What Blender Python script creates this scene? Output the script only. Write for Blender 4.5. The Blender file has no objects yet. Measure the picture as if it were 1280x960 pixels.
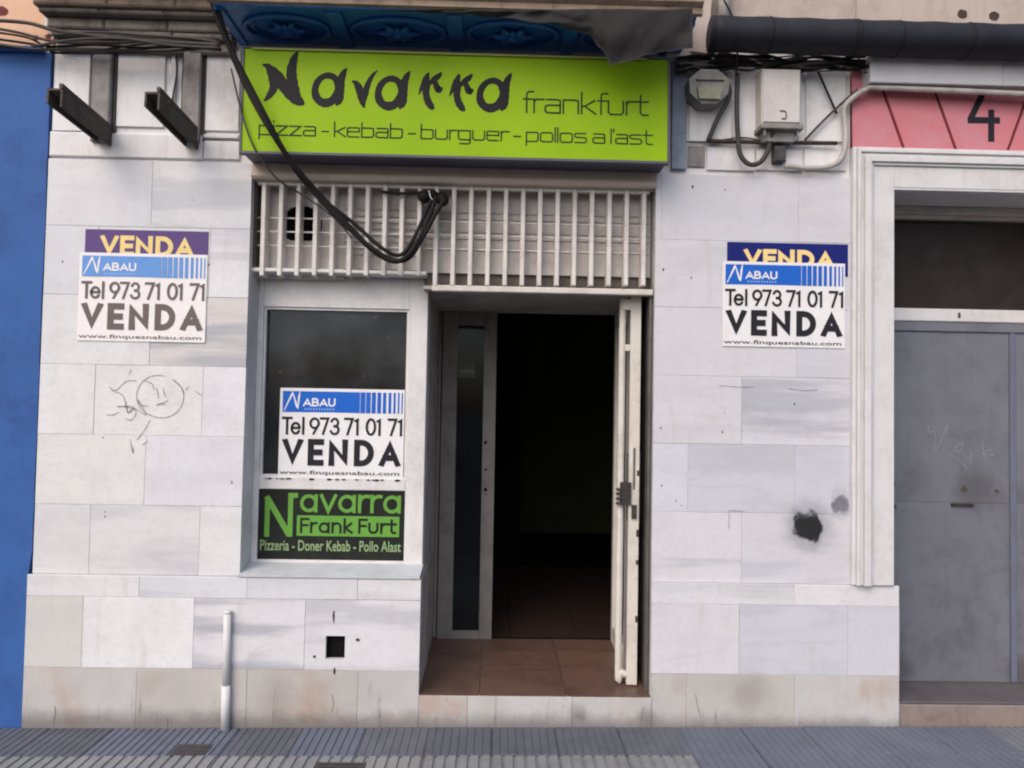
import bpy, bmesh, math, random
from mathutils import Vector, Matrix, noise as mnoise
random.seed(7)
S = bpy.context.scene
COL = S.collection
R = math.radians
PI = math.pi
# ------------------------------------------------------------------ camera
D, EYE, F = 3.93, 1.6, 960.0
PITCH, YAW, ROLL = .0347, .0211, .0179
FW = Vector((math.sin(YAW)*math.cos(PITCH), math.cos(YAW)*math.cos(PITCH), math.sin(PITCH)))
R0 = Vector((math.cos(YAW), -math.sin(YAW), 0)); U0 = R0.cross(FW)
RT = R0*math.cos(ROLL) + U0*math.sin(ROLL)
UP = U0*math.cos(ROLL) - R0*math.sin(ROLL)
cam = bpy.data.cameras.new('camera'); co = bpy.data.objects.new('camera', cam); COL.objects.link(co)
co.matrix_world = Matrix(((RT.x, UP.x, -FW.x, 0), (RT.y, UP.y, -FW.y, -D), (RT.z, UP.z, -FW.z, EYE), (0, 0, 0, 1)))
cam.sensor_width = 36; cam.lens = F/1280*36; cam.clip_end = 500; cam.clip_start = .05
S.camera = co
# ------------------------------------------------------------------ sky, sun, exposure
W = bpy.data.worlds.new('World'); S.world = W; W.use_nodes = True
wn = W.node_tree; sk = wn.nodes.new('ShaderNodeTexSky'); sk.sky_type = 'NISHITA'; sk.sun_disc = False
SUN_EL, SUN_AZ = R(44), R(-32)            # azimuth measured from -Y (street side) towards -X
sk.sun_elevation = SUN_EL
sdir = Vector((math.sin(SUN_AZ)*math.cos(SUN_EL), -math.cos(SUN_AZ)*math.cos(SUN_EL), math.sin(SUN_EL)))
sk.sun_rotation = math.atan2(sdir.x, sdir.y)
sk.air_density = 1.0; sk.dust_density = 5.0; sk.ozone_density = 2.2
wn.links.new(sk.outputs[0], wn.nodes['Background'].inputs[0]); wn.nodes['Background'].inputs[1].default_value = .12
sl = bpy.data.lights.new('sun', 'SUN'); sl.energy = .68; sl.angle = R(85); sl.color = (1, .965, .92)
so = bpy.data.objects.new('sun', sl); COL.objects.link(so)
so.rotation_euler = sdir.to_track_quat('Z', 'Y').to_euler()
S.view_settings.view_transform = 'Standard'; S.view_settings.look = 'None'
S.view_settings.exposure = 0.74; S.view_settings.gamma = 1
S.cycles.pixel_filter_type = 'BLACKMAN_HARRIS'; S.cycles.filter_width = 2.1
S.render.resolution_x, S.render.resolution_y = 1024, 768

def at(px, py, Y=0.0):                      # point of the depth plane Y seen at a pixel of the photograph
    d = FW*F + RT*(px-640) + UP*(480-py); t = (D+Y)/d.y
    return Vector((d.x*t, Y, EYE + d.z*t))
def X(px, py, Y=0.0): return at(px, py, Y).x
def Z(px, py, Y=0.0): return at(px, py, Y).z
def ground(x): return .0145 + .0107*x

# ------------------------------------------------------------------ materials
def srgb(r, g, b):
    f = lambda c: (c/255/12.92) if c/255 <= .04045 else ((c/255+.055)/1.055)**2.4
    return (f(r), f(g), f(b), 1)
class NT:
    def __init__(s, name, rough=.6, metal=0, spec=.5):
        s.m = bpy.data.materials.new(name); s.m.use_nodes = True; s.t = s.m.node_tree
        s.b = s.t.nodes['Principled BSDF']; s.b.inputs['Roughness'].default_value = rough
        s.b.inputs['Metallic'].default_value = metal; s.b.inputs['Specular IOR Level'].default_value = spec
        s.pos = s.t.nodes.new('ShaderNodeNewGeometry').outputs['Position']
        s.oi = s.t.nodes.new('ShaderNodeObjectInfo')
    def link(s, a, b): s.t.links.new(a, b)
    def mapping(s, scale=(1,1,1), rot=(0,0,0), off=None):
        m = s.t.nodes.new('ShaderNodeMapping'); m.inputs['Scale'].default_value = scale; m.inputs['Rotation'].default_value = rot
        src = s.pos
        if off:
            c = s.t.nodes.new('ShaderNodeVectorMath'); c.operation = 'MULTIPLY_ADD'
            cc = s.t.nodes.new('ShaderNodeCombineXYZ')
            for i in range(3): s.link(s.oi.outputs['Random'], cc.inputs[i])
            s.link(cc.outputs[0], c.inputs[0]); c.inputs[1].default_value = (off, off*.7, off*1.3); s.link(s.pos, c.inputs[2]); src = c.outputs[0]
        s.link(src, m.inputs[0]); return m.outputs[0]
    def noise(s, sc, detail=5, rough=.55, scale=(1,1,1), rot=(0,0,0), off=None, dist=0):
        n = s.t.nodes.new('ShaderNodeTexNoise'); n.inputs['Scale'].default_value = sc; n.inputs['Detail'].default_value = detail
        n.inputs['Roughness'].default_value = rough; n.inputs['Distortion'].default_value = dist
        s.link(s.mapping(scale, rot, off), n.inputs['Vector']); return n.outputs['Fac']
    def ramp(s, v, a, b, lo=0, hi=1):
        m = s.t.nodes.new('ShaderNodeMapRange'); m.interpolation_type = 'SMOOTHSTEP'
        s.link(v, m.inputs[0])
        for i, k in enumerate((a, b, lo, hi)): m.inputs[i+1].default_value = k
        return m.outputs[0]
    def math(s, op, a, b=0.0):
        m = s.t.nodes.new('ShaderNodeMath'); m.operation = op
        for i, k in enumerate((a, b)):
            if isinstance(k, (int, float)): m.inputs[i].default_value = k
            else: s.link(k, m.inputs[i])
        return m.outputs[0]
    def mix(s, fac, a, b, mode='MIX'):
        m = s.t.nodes.new('ShaderNodeMixRGB'); m.blend_type = mode
        for i, k in enumerate((fac, a, b)):
            if isinstance(k, (int, float, tuple)): m.inputs[i].default_value = k
            else: s.link(k, m.inputs[i])
        return m.outputs[0]
    def color(s, c):
        if isinstance(c, tuple): s.b.inputs['Base Color'].default_value = c
        else: s.link(c, s.b.inputs['Base Color'])
    def bump(s, v, strength=.2, dist=.01):
        b = s.t.nodes.new('ShaderNodeBump'); b.inputs['Strength'].default_value = strength; b.inputs['Distance'].default_value = dist
        s.link(v, b.inputs['Height']); s.link(b.outputs[0], s.b.inputs['Normal'])
    def sep(s):
        x = s.t.nodes.new('ShaderNodeSeparateXYZ'); s.link(s.pos, x.inputs[0]); return x.outputs
def worn(name, base, dirt, amt=.5, sc=4, rough=.7, bump=.15, drip=.25, metal=0, chips=None, chipamt=.62, spec=.4):
    """paint or plaster: base colour with soft dirt clouds, vertical drips, fine grain and optional chipped spots"""
    n = NT(name, rough, metal, spec)
    a = n.noise(sc, 6, .62, off=3); b = n.noise(9, 4, .6, scale=(2.6, 2.6, .32), off=2); g = n.noise(90, 3, .6)
    f = n.noise(sc*5.3, 7, .72, off=6); c = n.mix(n.math('MULTIPLY', n.ramp(a, .38, .72, 0, amt), n.ramp(f, .3, .62, .25, 1.0)), base, dirt)
    c = n.mix(n.ramp(b, .52, .8, 0, drip), c, dirt)
    c = n.mix(n.ramp(g, .2, .8, 0, .12), c, dirt)
    if chips:
        k = n.noise(23, 6, .7, off=5); c = n.mix(n.ramp(k, chipamt, chipamt+.03), c, chips)
    n.color(c); n.bump(n.math('ADD', a, n.math('MULTIPLY', g, .5)), bump, .006); return n.m
def plain(name, c, rough=.7, metal=0, spec=.12):
    n = NT(name, rough, metal, spec); g = n.noise(40, 4, .6)
    n.color(n.mix(n.ramp(g, .3, .75, 0, .18), c, tuple(v*.55 for v in c[:3])+(1,))); n.bump(g, .06, .003); return n.m

def marble(name, warm=False):
    n = NT(name, .42, 0, .4)
    al = n.oi.outputs['Alpha']
    veins = n.noise(1.05, 4, .52, scale=(.8, 1, 8), rot=(0, R(4), 0), off=9, dist=.15)
    v2 = n.noise(1.0, 5, .55, scale=(1.0, 1, 4), rot=(0, R(-38), 0), off=5, dist=.35)
    m1 = n.math('MULTIPLY', n.ramp(veins, .47, .62), al)
    thin = n.math('SUBTRACT', 1.0, n.ramp(n.math('ABSOLUTE', n.math('SUBTRACT', v2, .5)), 0, .055))
    m2 = n.math('MULTIPLY', n.math('MULTIPLY', thin, n.ramp(n.noise(1.3, 3, .5, off=7), .5, .62)), n.math('ADD', n.math('MULTIPLY', al, .4), .1))
    cloud = n.noise(3.2, 7, .65, off=4); g = n.noise(120, 3, .6); mid = n.noise(26, 8, .78, scale=(1, 1, 1.6), off=1.5)
    col = n.mix(n.ramp(cloud, .3, .75, 0, .4), n.oi.outputs['Color'], (.50, .49, .50, 1))
    col = n.mix(n.math('MULTIPLY', m1, .85), col, (.33, .335, .385, 1))
    col = n.mix(n.math('MULTIPLY', m2, .7), col, (.31, .30, .33, 1))
    col = n.mix(n.ramp(mid, .46, .70, 0, .30), col, (.42, .40, .40, 1))
    # pits, rust freckles, grey scuffs
    pit = n.noise(46, 2, .5, off=2.5); col = n.mix(n.ramp(pit, .775, .80, 0, .7), col, (.09, .075, .07, 1))
    col = n.mix(n.ramp(g, .25, .85, 0, .10), col, (.3, .29, .28, 1))
    smear = n.noise(5, 5, .6, scale=(3.2, 1, .5), off=2); col = n.mix(n.ramp(smear, .55, .78, 0, .25), col, (.40, .36, .31, 1))
    if warm:
        w = n.noise(2.6, 6, .6, scale=(1.3, 1, 1), off=3)
        col = n.mix(n.ramp(w, .34, .70, .10, .55), col, (.37, .345, .325, 1))
        rust = n.noise(3.1, 4, .5, off=8); col = n.mix(n.ramp(rust, .56, .80, 0, .6), col, (.36, .20, .11, 1))
        z = n.sep()[2]
        dr = n.noise(11, 6, .75, scale=(2.2, 1, .30), off=3)
        low = n.ramp(z, .02, .30, 1, .12)
        col = n.mix(n.math('MULTIPLY', n.ramp(dr, .56, .74, 0, .75), low), col, (.10, .085, .07, 1))
        foot = n.math('MULTIPLY', n.ramp(n.math('SUBTRACT', z, n.math('MULTIPLY', n.noise(7, 6, .75), .10)), -.04, .06, .75, 0), .9)
        col = n.mix(foot, col, (.085, .075, .07, 1))
    n.color(col); n.link(n.ramp(cloud, .3, .7, .34, .56), n.b.inputs['Roughness'])
    n.bump(n.math('ADD', cloud, n.math('MULTIPLY', g, .25)), .12, .006); return n.m

M = {}
M['marble'] = marble('white_marble'); M['marble_low'] = marble('stained_marble', True)
M['mortar'] = worn('grey_mortar', (.58, .565, .56, 1), (.25, .23, .22, 1), .7, 6)
M['plaster'] = worn('white_plaster', (.72, .71, .725, 1), (.42, .37, .34, 1), .45, 5, .85, .35, .4, chips=(.22, .18, .15, 1), chipamt=.70)
M['lintel'] = worn('beige_lintel_plaster', (.52, .45, .40, 1), (.36, .27, .21, 1), .5, 4, .85, .2, .3)
M['salmon'] = worn('salmon_plaster', (.70, .45, .31, 1), (.45, .27, .2, 1), .5, 5, .9, .3, .3, chips=(.33, .12, .08, 1), chipamt=.68)
M['render'] = worn('beige_render', (.46, .385, .34, 1), (.27, .22, .2, 1), .6, 4, .9, .3, .4, chips=(.12, .10, .09, 1), chipamt=.73)
M['stone'] = worn('weathered_stone', (.235, .205, .18, 1), (.075, .065, .06, 1), .85, 6, .9, .5, .6)
M['stone_brown'] = worn('brown_stone', (.30, .225, .17, 1), (.09, .065, .055, 1), .8, 7, .9, .5, .6, chips=(.3, .1, .05, 1), chipamt=.66)
M['strip'] = worn('grey_stone_strip', (.27, .255, .25, 1), (.12, .11, .105, 1), .7, 14, .9, .4, .3)
M['blue'] = worn('blue_paint', (.030, .105, .33, 1), (.016, .055, .20, 1), .6, 4, .75, .35, .35, chips=(.11, .21, .40, 1), chipamt=.70)
M['navy'] = worn('blue_gloss_ceiling', (.016, .13, .40, 1), (.006, .05, .18, 1), .6, 8, .4, .3, .1)
M['white'] = worn('white_enamel', (.66, .65, .655, 1), (.33, .29, .25, 1), .42, 7, .5, .2, .35, chips=(.13, .09, .07, 1), chipamt=.735)
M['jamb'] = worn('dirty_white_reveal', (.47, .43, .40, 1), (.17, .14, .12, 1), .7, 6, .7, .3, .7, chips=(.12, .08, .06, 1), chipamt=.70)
M['alu'] = worn('dull_grey_frame', (.40, .375, .36, 1), (.17, .14, .125, 1), .6, 7, .5, .2, .5, chips=(.1, .06, .05, 1), chipamt=.71)
M['leafgrey'] = worn('grimy_leaf_frame', (.20, .185, .175, 1), (.09, .075, .07, 1), .7, 7, .6, .2, .5, chips=(.05, .03, .03, 1), chipamt=.71)
M['cream'] = worn('cream_enamel', (.62, .585, .54, 1), (.30, .25, .20, 1), .5, 8, .45, .25, .4, chips=(.10, .07, .055, 1), chipamt=.69)
M['trim'] = worn('off_white_moulding', (.62, .615, .63, 1), (.40, .37, .34, 1), .45, 6, .7, .2, .35, chips=(.20, .17, .15, 1), chipamt=.73)
M['grille'] = worn('grille_enamel', (.66, .625, .60, 1), (.38, .33, .30, 1), .6, 9, .55, .2, .4, chips=(.2, .15, .12, 1), chipamt=.74)
M['darkbrown'] = worn('dark_brown_fill', (.09, .075, .065, 1), (.03, .025, .022, 1), .7, 10, .95)  # dark brown for grooves, ledges, backings and door patches
M['steel'] = worn('rusty_channel_steel', (.085, .068, .060, 1), (.025, .018, .016, 1), .75, 14, .85, .4, .3, chips=(.24, .21, .19, 1), chipamt=.66)
M['lime'] = None
M['rim'] = worn('dark_sign_rim', (.085, .085, .115, 1), (.04, .04, .055, 1), .5, 6, .5)
M['cable'] = plain('black_cable_sheath', (.016, .014, .014, 1), .6)
M['cable2'] = worn('dusty_cable_sheath', (.05, .044, .042, 1), (.03, .028, .028, 1), .6, 20, .7)
M['wrap'] = worn('black_plastic_wrap', (.016, .017, .026, 1), (.008, .008, .011, 1), .7, 8, .62, .5, .2, spec=.25)
M['conduit'] = worn('grey_white_conduit', (.46, .43, .41, 1), (.2, .17, .15, 1), .6, 14, .55)
M['duct'] = worn('pale_grey_duct', (.50, .50, .53, 1), (.34, .33, .34, 1), .4, 5, .6, .1, .3)
M['boxwhite'] = worn('ivory_meter_box', (.56, .53, .52, 1), (.4, .34, .29, 1), .5, 10, .5)
M['boxgrey'] = worn('grimy_old_box', (.25, .245, .215, 1), (.05, .048, .042, 1), .8, 16, .5)
M['pink'] = worn('pink_paint', (.56, .165, .19, 1), (.50, .27, .33, 1), .6, 4, .7, .2, .4, chips=(.3, .07, .08, 1), chipamt=.72)
M['maroon'] = worn('maroon_groove', (.16, .02, .028, 1), (.07, .012, .015, 1), .5, 9, .8)
M['greydoor'] = worn('grey_metal_door', (.165, .172, .205, 1), (.10, .10, .125, 1), .85, 3, .45, .3, .45, metal=.1, chips=(.07, .06, .06, 1), chipamt=.72)
M['step'] = worn('pinkish_step_stone', (.25, .20, .18, 1), (.12, .09, .085, 1), .7, 6, .8, .3, .5)
M['steptop'] = worn('dark_step_top', (.10, .092, .10, 1), (.05, .045, .05, 1), .7, 6, .7, .3)
M['terra_shaded'] = worn('shaded_room_tile', (.045, .026, .022, 1), (.02, .014, .014, 1), .8, 5, .5, .25, .2)  # terracotta darkened further in: the room's fading light is put into its colour
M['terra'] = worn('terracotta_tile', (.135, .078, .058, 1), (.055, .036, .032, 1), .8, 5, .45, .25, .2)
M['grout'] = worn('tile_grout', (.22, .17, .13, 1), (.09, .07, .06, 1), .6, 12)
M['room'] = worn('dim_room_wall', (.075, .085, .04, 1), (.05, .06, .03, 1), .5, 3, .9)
M['roomdark'] = worn('dark_room_surface', (.010, .009, .009, 1), (.006, .006, .006, 1), .5, 3, .9, spec=.05)  # near-black base colour carries the shade of the unlit room
M['black'] = plain('black_print', (.016, .015, .017, 1), .5)
M['ink'] = plain('black_ink', (.022, .021, .028, 1), .6)
M['inkfade'] = plain('faded_ink', (.155, .13, .12, 1), .7)
M['paper'] = worn('white_poster_paper', (.74, .73, .75, 1), (.6, .56, .52, 1), .4, 9, .5, .35, .1)
M['paperwarm'] = worn('faded_poster_paper', (.76, .735, .74, 1), (.7, .66, .64, 1), .4, 9, .5, .35, .1)
M['pblue'] = plain('poster_blue', (.018, .12, .52, 1), .45)
M['pbluef'] = plain('faded_poster_blue', (.14, .30, .66, 1), .5)
M['ppurple'] = plain('faded_purple_print', (.115, .07, .21, 1), .5)
M['pnavy'] = plain('navy_print', (.012, .018, .15, 1), .5)
M['pyellow'] = plain('pale_yellow_print', (.82, .62, .26, 1), .5)
M['tarp'] = worn('grey_tarpaulin', (.052, .048, .050, 1), (.028, .026, .027, 1), .6, 7, .7, .3)
M['rust'] = worn('rust_iron', (.055, .032, .025, 1), (.03, .02, .018, 1), .6, 20, .8)
M['lock'] = worn('blackened_metal', (.05, .045, .045, 1), (.15, .13, .12, 1), .5, 30, .4, metal=.6)
M['plate'] = worn('dull_metal_plate', (.19, .18, .175, 1), (.08, .07, .07, 1), .6, 15, .45, metal=.6)
M['pgreen'] = worn('green_film', (.13, .33, .055, 1), (.09, .23, .05, 1), .5, 16, .6, spec=.12)
M['pgreenpale'] = worn('pale_green_film', (.27, .38, .19, 1), (.12, .2, .09, 1), .6, 40, .6, spec=.12)
M['pblack'] = worn('black_film', (.014, .016, .014, 1), (.032, .036, .03, 1), .5, 8, .6, .1, .1, spec=.12)
M['pencil'] = plain('pencil_line', (.17, .16, .19, 1), .8)
M['chalk'] = plain('scratched_line', (.26, .27, .33, 1), .8)
M['asphalt'] = worn('asphalt', (.05, .05, .052, 1), (.035, .035, .036, 1), .5, 3, .9, .6)
M['kerb'] = worn('granite_kerb', (.27, .26, .26, 1), (.16, .15, .15, 1), .5, 9, .85)
M['lettergrey'] = plain('thin_sign_print', (.028, .040, .018, 1), .6)

def sign_lime():
    n = NT('lime_sign_film', .5, 0, .15)
    a = n.noise(1.6, 4, .5, off=1); g = n.noise(14, 5, .65)
    c = n.mix(n.ramp(a, .35, .7, 0, .8), (.275, .445, .004, 1), (.215, .375, .003, 1))
    c = n.mix(n.ramp(g, .55, .85, 0, .22), c, (.45, .48, .12, 1))
    d = n.noise(7, 4, .6, scale=(2.5, 1, .35)); c = n.mix(n.ramp(d, .58, .85, 0, .3), c, (.2, .28, .03, 1))
    n.color(c); n.bump(a, .05, .01); return n.m
M['lime'] = sign_lime()
def paving(name, a, b, mortar):
    n = NT(name, .75, 0, .35)
    r = n.oi.outputs['Random']; c0 = n.mix(r, a, b)
    q = n.noise(9, 6, .7); g = n.noise(160, 3, .7); w = n.noise(2.2, 4, .5)
    c = n.mix(n.ramp(q, .4, .75, 0, .5), c0, mortar); c = n.mix(n.ramp(w, .4, .7, 0, .3), c, tuple(v*.6 for v in a[:3])+(1,))
    c = n.mix(n.ramp(g, .35, .75, 0, .45), c, tuple(v*.45 for v in a[:3])+(1,))
    n.color(c); n.bump(n.math('ADD', q, g), .5, .004); return n.m
M['tile_dark'] = paving('slate_paving', (.105, .112, .138, 1), (.125, .132, .16, 1), (.06, .062, .074, 1))
M['tile_light'] = paving('light_ribbed_paving', (.265, .27, .275, 1), (.215, .225, .24, 1), (.11, .11, .115, 1))
M['tile_blue'] = paving('blue_grey_paving', (.125, .14, .19, 1), (.15, .163, .21, 1), (.09, .096, .12, 1))
M['tile_pale'] = paving('pale_blue_ribbed_paving', (.20, .21, .24, 1), (.16, .17, .205, 1), (.09, .095, .11, 1))
M['tile_joint'] = paving('paving_joint', (.045, .045, .053, 1), (.055, .055, .064, 1), (.035, .035, .04, 1))

def glass(name, tint=.55, dust=.05, gc=(.42, .48, .56, 1), dc=(.30, .31, .34, 1)):
    m = bpy.data.materials.new(name); m.use_nodes = True; t = m.node_tree; t.nodes.remove(t.nodes['Principled BSDF'])
    out = t.nodes['Material Output']; tr = t.nodes.new('ShaderNodeBsdfTransparent'); tr.inputs[0].default_value = (tint, tint, tint*1.05, 1)
    gl = t.nodes.new('ShaderNodeBsdfGlossy'); gl.inputs['Roughness'].default_value = .06; gl.inputs[0].default_value = gc
    df = t.nodes.new('ShaderNodeBsdfDiffuse'); df.inputs[0].default_value = dc
    fr = t.nodes.new('ShaderNodeFresnel'); fr.inputs[0].default_value = 1.45
    nz = t.nodes.new('ShaderNodeTexNoise'); nz.inputs['Scale'].default_value = 3.5; nz.inputs['Detail'].default_value = 7; nz.inputs['Roughness'].default_value = .65
    ge = t.nodes.new('ShaderNodeNewGeometry'); t.links.new(ge.outputs['Position'], nz.inputs['Vector'])
    mr = t.nodes.new('ShaderNodeMapRange'); mr.inputs[1].default_value = .36; mr.inputs[2].default_value = .72; mr.inputs[3].default_value = dust*.4; mr.inputs[4].default_value = dust*2.2
    t.links.new(nz.outputs['Fac'], mr.inputs[0])
    a = t.nodes.new('ShaderNodeMixShader'); b = t.nodes.new('ShaderNodeMixShader')
    t.links.new(mr.outputs[0], a.inputs[0]); t.links.new(tr.outputs[0], a.inputs[1]); t.links.new(df.outputs[0], a.inputs[2])
    t.links.new(fr.outputs[0], b.inputs[0]); t.links.new(a.outputs[0], b.inputs[1]); t.links.new(gl.outputs[0], b.inputs[2])
    t.links.new(b.outputs[0], out.inputs[0]); return m
M['glass'] = glass('dusty_window_glass', .35, .06); M['glassdark'] = glass('brown_tinted_glass', .16, .10, (.16, .13, .13, 1), (.20, .165, .16, 1))
for n_ in M['glassdark'].node_tree.nodes:
    if n_.type == 'MAP_RANGE': n_.inputs[3].default_value = .13; n_.inputs[4].default_value = .20
    if n_.type == 'TEX_NOISE': n_.inputs['Scale'].default_value = 9
M['glassdoor'] = glass('door_glass', .3, .012)

# ------------------------------------------------------------------ mesh helpers
def link(name, bm, mat, parent=None, smooth=False):
    me = bpy.data.meshes.new(name); bm.to_mesh(me); bm.free()
    if isinstance(mat, str): mat = M[mat]
    me.materials.append(mat)
    if smooth:
        for p in me.polygons: p.use_smooth = True
    o = bpy.data.objects.new(name, me); COL.objects.link(o); o.parent = parent; return o
def tag(o, label=None, cat=None, group=None, kind=None):
    if label: o['label'] = label
    if cat: o['category'] = cat
    if group: o['group'] = group
    if kind: o['kind'] = kind
    return o
def thing(name, label, cat, group=None, loc=(0, 0, 0)):
    o = bpy.data.objects.new(name, None); COL.objects.link(o); o.location = (0, 0, 0); o.empty_display_size = .1
    return tag(o, label, cat, group)
def addbox(bm, x0, x1, y0, y1, z0, z1, bev=0.0):
    """box whose street-facing edges are chamfered"""
    x0, x1 = min(x0, x1), max(x0, x1); y0, y1 = min(y0, y1), max(y0, y1); z0, z1 = min(z0, z1), max(z0, z1)
    if bev <= 0:
        v = [bm.verts.new(p) for p in ((x0,y0,z0),(x1,y0,z0),(x1,y0,z1),(x0,y0,z1),(x0,y1,z0),(x1,y1,z0),(x1,y1,z1),(x0,y1,z1))]
        for f in ((0,1,2,3),(5,4,7,6),(4,0,3,7),(1,5,6,2),(3,2,6,7),(4,5,1,0)): bm.faces.new([v[i] for i in f])
        return
    b = bev
    v = [bm.verts.new(p) for p in ((x0+b,y0,z0+b),(x1-b,y0,z0+b),(x1-b,y0,z1-b),(x0+b,y0,z1-b),
                                   (x0,y0+b,z0),(x1,y0+b,z0),(x1,y0+b,z1),(x0,y0+b,z1),
                                   (x0,y1,z0),(x1,y1,z0),(x1,y1,z1),(x0,y1,z1))]
    for f in ((0,1,2,3),(4,5,1,0),(5,6,2,1),(6,7,3,2),(7,4,0,3),(8,9,5,4),(9,10,6,5),(10,11,7,6),(11,8,4,7),(9,8,11,10)): bm.faces.new([v[i] for i in f])
def box(name, x0, x1, y0, y1, z0, z1, mat, parent=None, bev=0.0):
    bm = bmesh.new(); addbox(bm, x0, x1, y0, y1, z0, z1, bev); return link(name, bm, mat, parent)
def orient(bm):
    bmesh.ops.recalc_face_normals(bm, faces=bm.faces)
def prism_xz(bm, pts, y0, y1):
    """outline in x,z extruded between y0 (street side) and y1"""
    a = [bm.verts.new((p[0], y0, p[1])) for p in pts]; b = [bm.verts.new((p[0], y1, p[1])) for p in pts]; n = len(pts)
    bm.faces.new(a); bm.faces.new(b[::-1])
    for i in range(n): bm.faces.new((a[i], b[i], b[(i+1) % n], a[(i+1) % n]))
    orient(bm)
def prism_yz(bm, pts, x0, x1):
    a = [bm.verts.new((x0, p[0], p[1])) for p in pts]; b = [bm.verts.new((x1, p[0], p[1])) for p in pts]; n = len(pts)
    bm.faces.new(a); bm.faces.new(b[::-1])
    for i in range(n): bm.faces.new((a[i], b[i], b[(i+1) % n], a[(i+1) % n]))
    orient(bm)
def ringplate(bm, x0, x1, z0, z1, hole, y0, y1):
    """rectangular plate with a real hole (list of x,z points)"""
    n = len(hole); cx = sum(p[0] for p in hole)/n; cz = sum(p[1] for p in hole)/n
    outer = []
    for p in hole:
        dx, dz = p[0]-cx, p[1]-cz
        t = min(((x1-cx)/dx if dx > 0 else (x0-cx)/dx) if abs(dx) > 1e-9 else 1e9, ((z1-cz)/dz if dz > 0 else (z0-cz)/dz) if abs(dz) > 1e-9 else 1e9)
        outer.append([cx+dx*t, cz+dz*t])
    for c in ((x0, z0), (x1, z0), (x1, z1), (x0, z1)):
        j = min(range(n), key=lambda i: (outer[i][0]-c[0])**2+(outer[i][1]-c[1])**2); outer[j] = [c[0], c[1]]
    V = [[bm.verts.new((p[0], y, p[1])) for p in L] for y in (y0, y1) for L in (hole, outer)]
    for i in range(n):
        j = (i+1) % n
        bm.faces.new((V[0][i], V[1][i], V[1][j], V[0][j])); bm.faces.new((V[2][i], V[0][i], V[0][j], V[2][j]))
        bm.faces.new((V[1][i], V[3][i], V[3][j], V[1][j])); bm.faces.new((V[3][i], V[2][i], V[2][j], V[3][j]))
    orient(bm)
def spline(pts, n=8):
    P = [Vector(p) for p in pts]; P = [P[0]*2-P[1]] + P + [P[-1]*2-P[-2]]; out = []
    for i in range(1, len(P)-2):
        for k in range(n):
            t = k/n; a, b, c, d = P[i-1:i+3]
            out.append(.5*((2*b)+(c-a)*t+(2*a-5*b+4*c-d)*t*t+(3*b-a-3*c+d)*t**3))
    out.append(P[-2]); return out
def addtube(bm, path, r, sides=8):
    rings = []; n = len(path); prev = None
    for i, p in enumerate(path):
        d = (path[min(i+1, n-1)]-path[max(i-1, 0)]).normalized()
        if prev is None: u = d.orthogonal().normalized()
        else: u = (prev-d*prev.dot(d)).normalized()
        prev = u; w = d.cross(u); rr = r(i/(n-1)) if callable(r) else r
        rings.append([bm.verts.new(p+(u*math.cos(a)+w*math.sin(a))*rr) for a in [2*PI*k/sides for k in range(sides)]])
    for a, b in zip(rings, rings[1:]):
        for k in range(sides): bm.faces.new((a[k], a[(k+1) % sides], b[(k+1) % sides], b[k]))
    bm.faces.new(rings[0][::-1]); bm.faces.new(rings[-1])
def tube(name, pts, r, mat, parent=None, n=8, sides=8, sm=True):
    bm = bmesh.new(); addtube(bm, spline(pts, n) if n > 1 else [Vector(p) for p in pts], r, sides); return link(name, bm, mat, parent, sm)
def pts3(L):                                # (px, py, Y) triples
    return [at(*p) for p in L]

# ------------------------------------------------------------------ lettering: strokes turned into flat ribbons
def arc(cx, cy, rx, ry, a0, a1, n=12):
    return [(cx+rx*math.cos(R(a0+(a1-a0)*i/n)), cy+ry*math.sin(R(a0+(a1-a0)*i/n))) for i in range(n+1)]
def ribbon(bm, P, w, y, ext=True, rnd=False):
    """P: list of (x,z) or (x,z,width); mitred strip on the plane y"""
    Q = [Vector((p[0], p[1])) for p in P]; ws = [(p[2] if len(p) > 2 else w)/2 for p in P]; n = len(Q)
    closed = n > 3 and (Q[0]-Q[-1]).length < 1e-6
    if not closed and ext:
        for a, b in ((0, 1), (-1, -2)):
            d = (Q[a]-Q[b]).normalized(); Q[a] = Q[a]+d*ws[a]
    L = []
    for i in range(n):
        if closed: a, b = Q[(i-1) % (n-1)], Q[(i+1) % (n-1)]
        else: a, b = Q[max(i-1, 0)], Q[min(i+1, n-1)]
        d1 = (Q[i]-a).normalized() if (Q[i]-a).length > 1e-9 else (b-Q[i]).normalized()
        d2 = (b-Q[i]).normalized() if (b-Q[i]).length > 1e-9 else d1
        n1, n2 = Vector((-d1.y, d1.x)), Vector((-d2.y, d2.x)); m = (n1+n2)
        m = m.normalized() if m.length > 1e-6 else n1
        k = ws[i]/max(m.dot(n1), .35)
        L.append((Q[i]+m*k, Q[i]-m*k))
    V = [(bm.verts.new((a.x, y, a.y)), bm.verts.new((b.x, y, b.y))) for a, b in L]
    for i in range(n-1):
        f = bm.faces.new((V[i][0], V[i+1][0], V[i+1][1], V[i][1])); f.normal_update()
        if f.normal.y > 0: f.normal_flip()
def rr(x0, z0, x1, z1, r=.14):              # rounded rectangle, closed
    P = arc(x1-r, z1-r, r, r, 90, 0, 4)+arc(x1-r, z0+r, r, r, 0, -90, 4)+arc(x0+r, z0+r, r, r, -90, -180, 4)+arc(x0+r, z1-r, r, r, 180, 90, 4)
    return P+[P[0]]
h = .64
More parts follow.
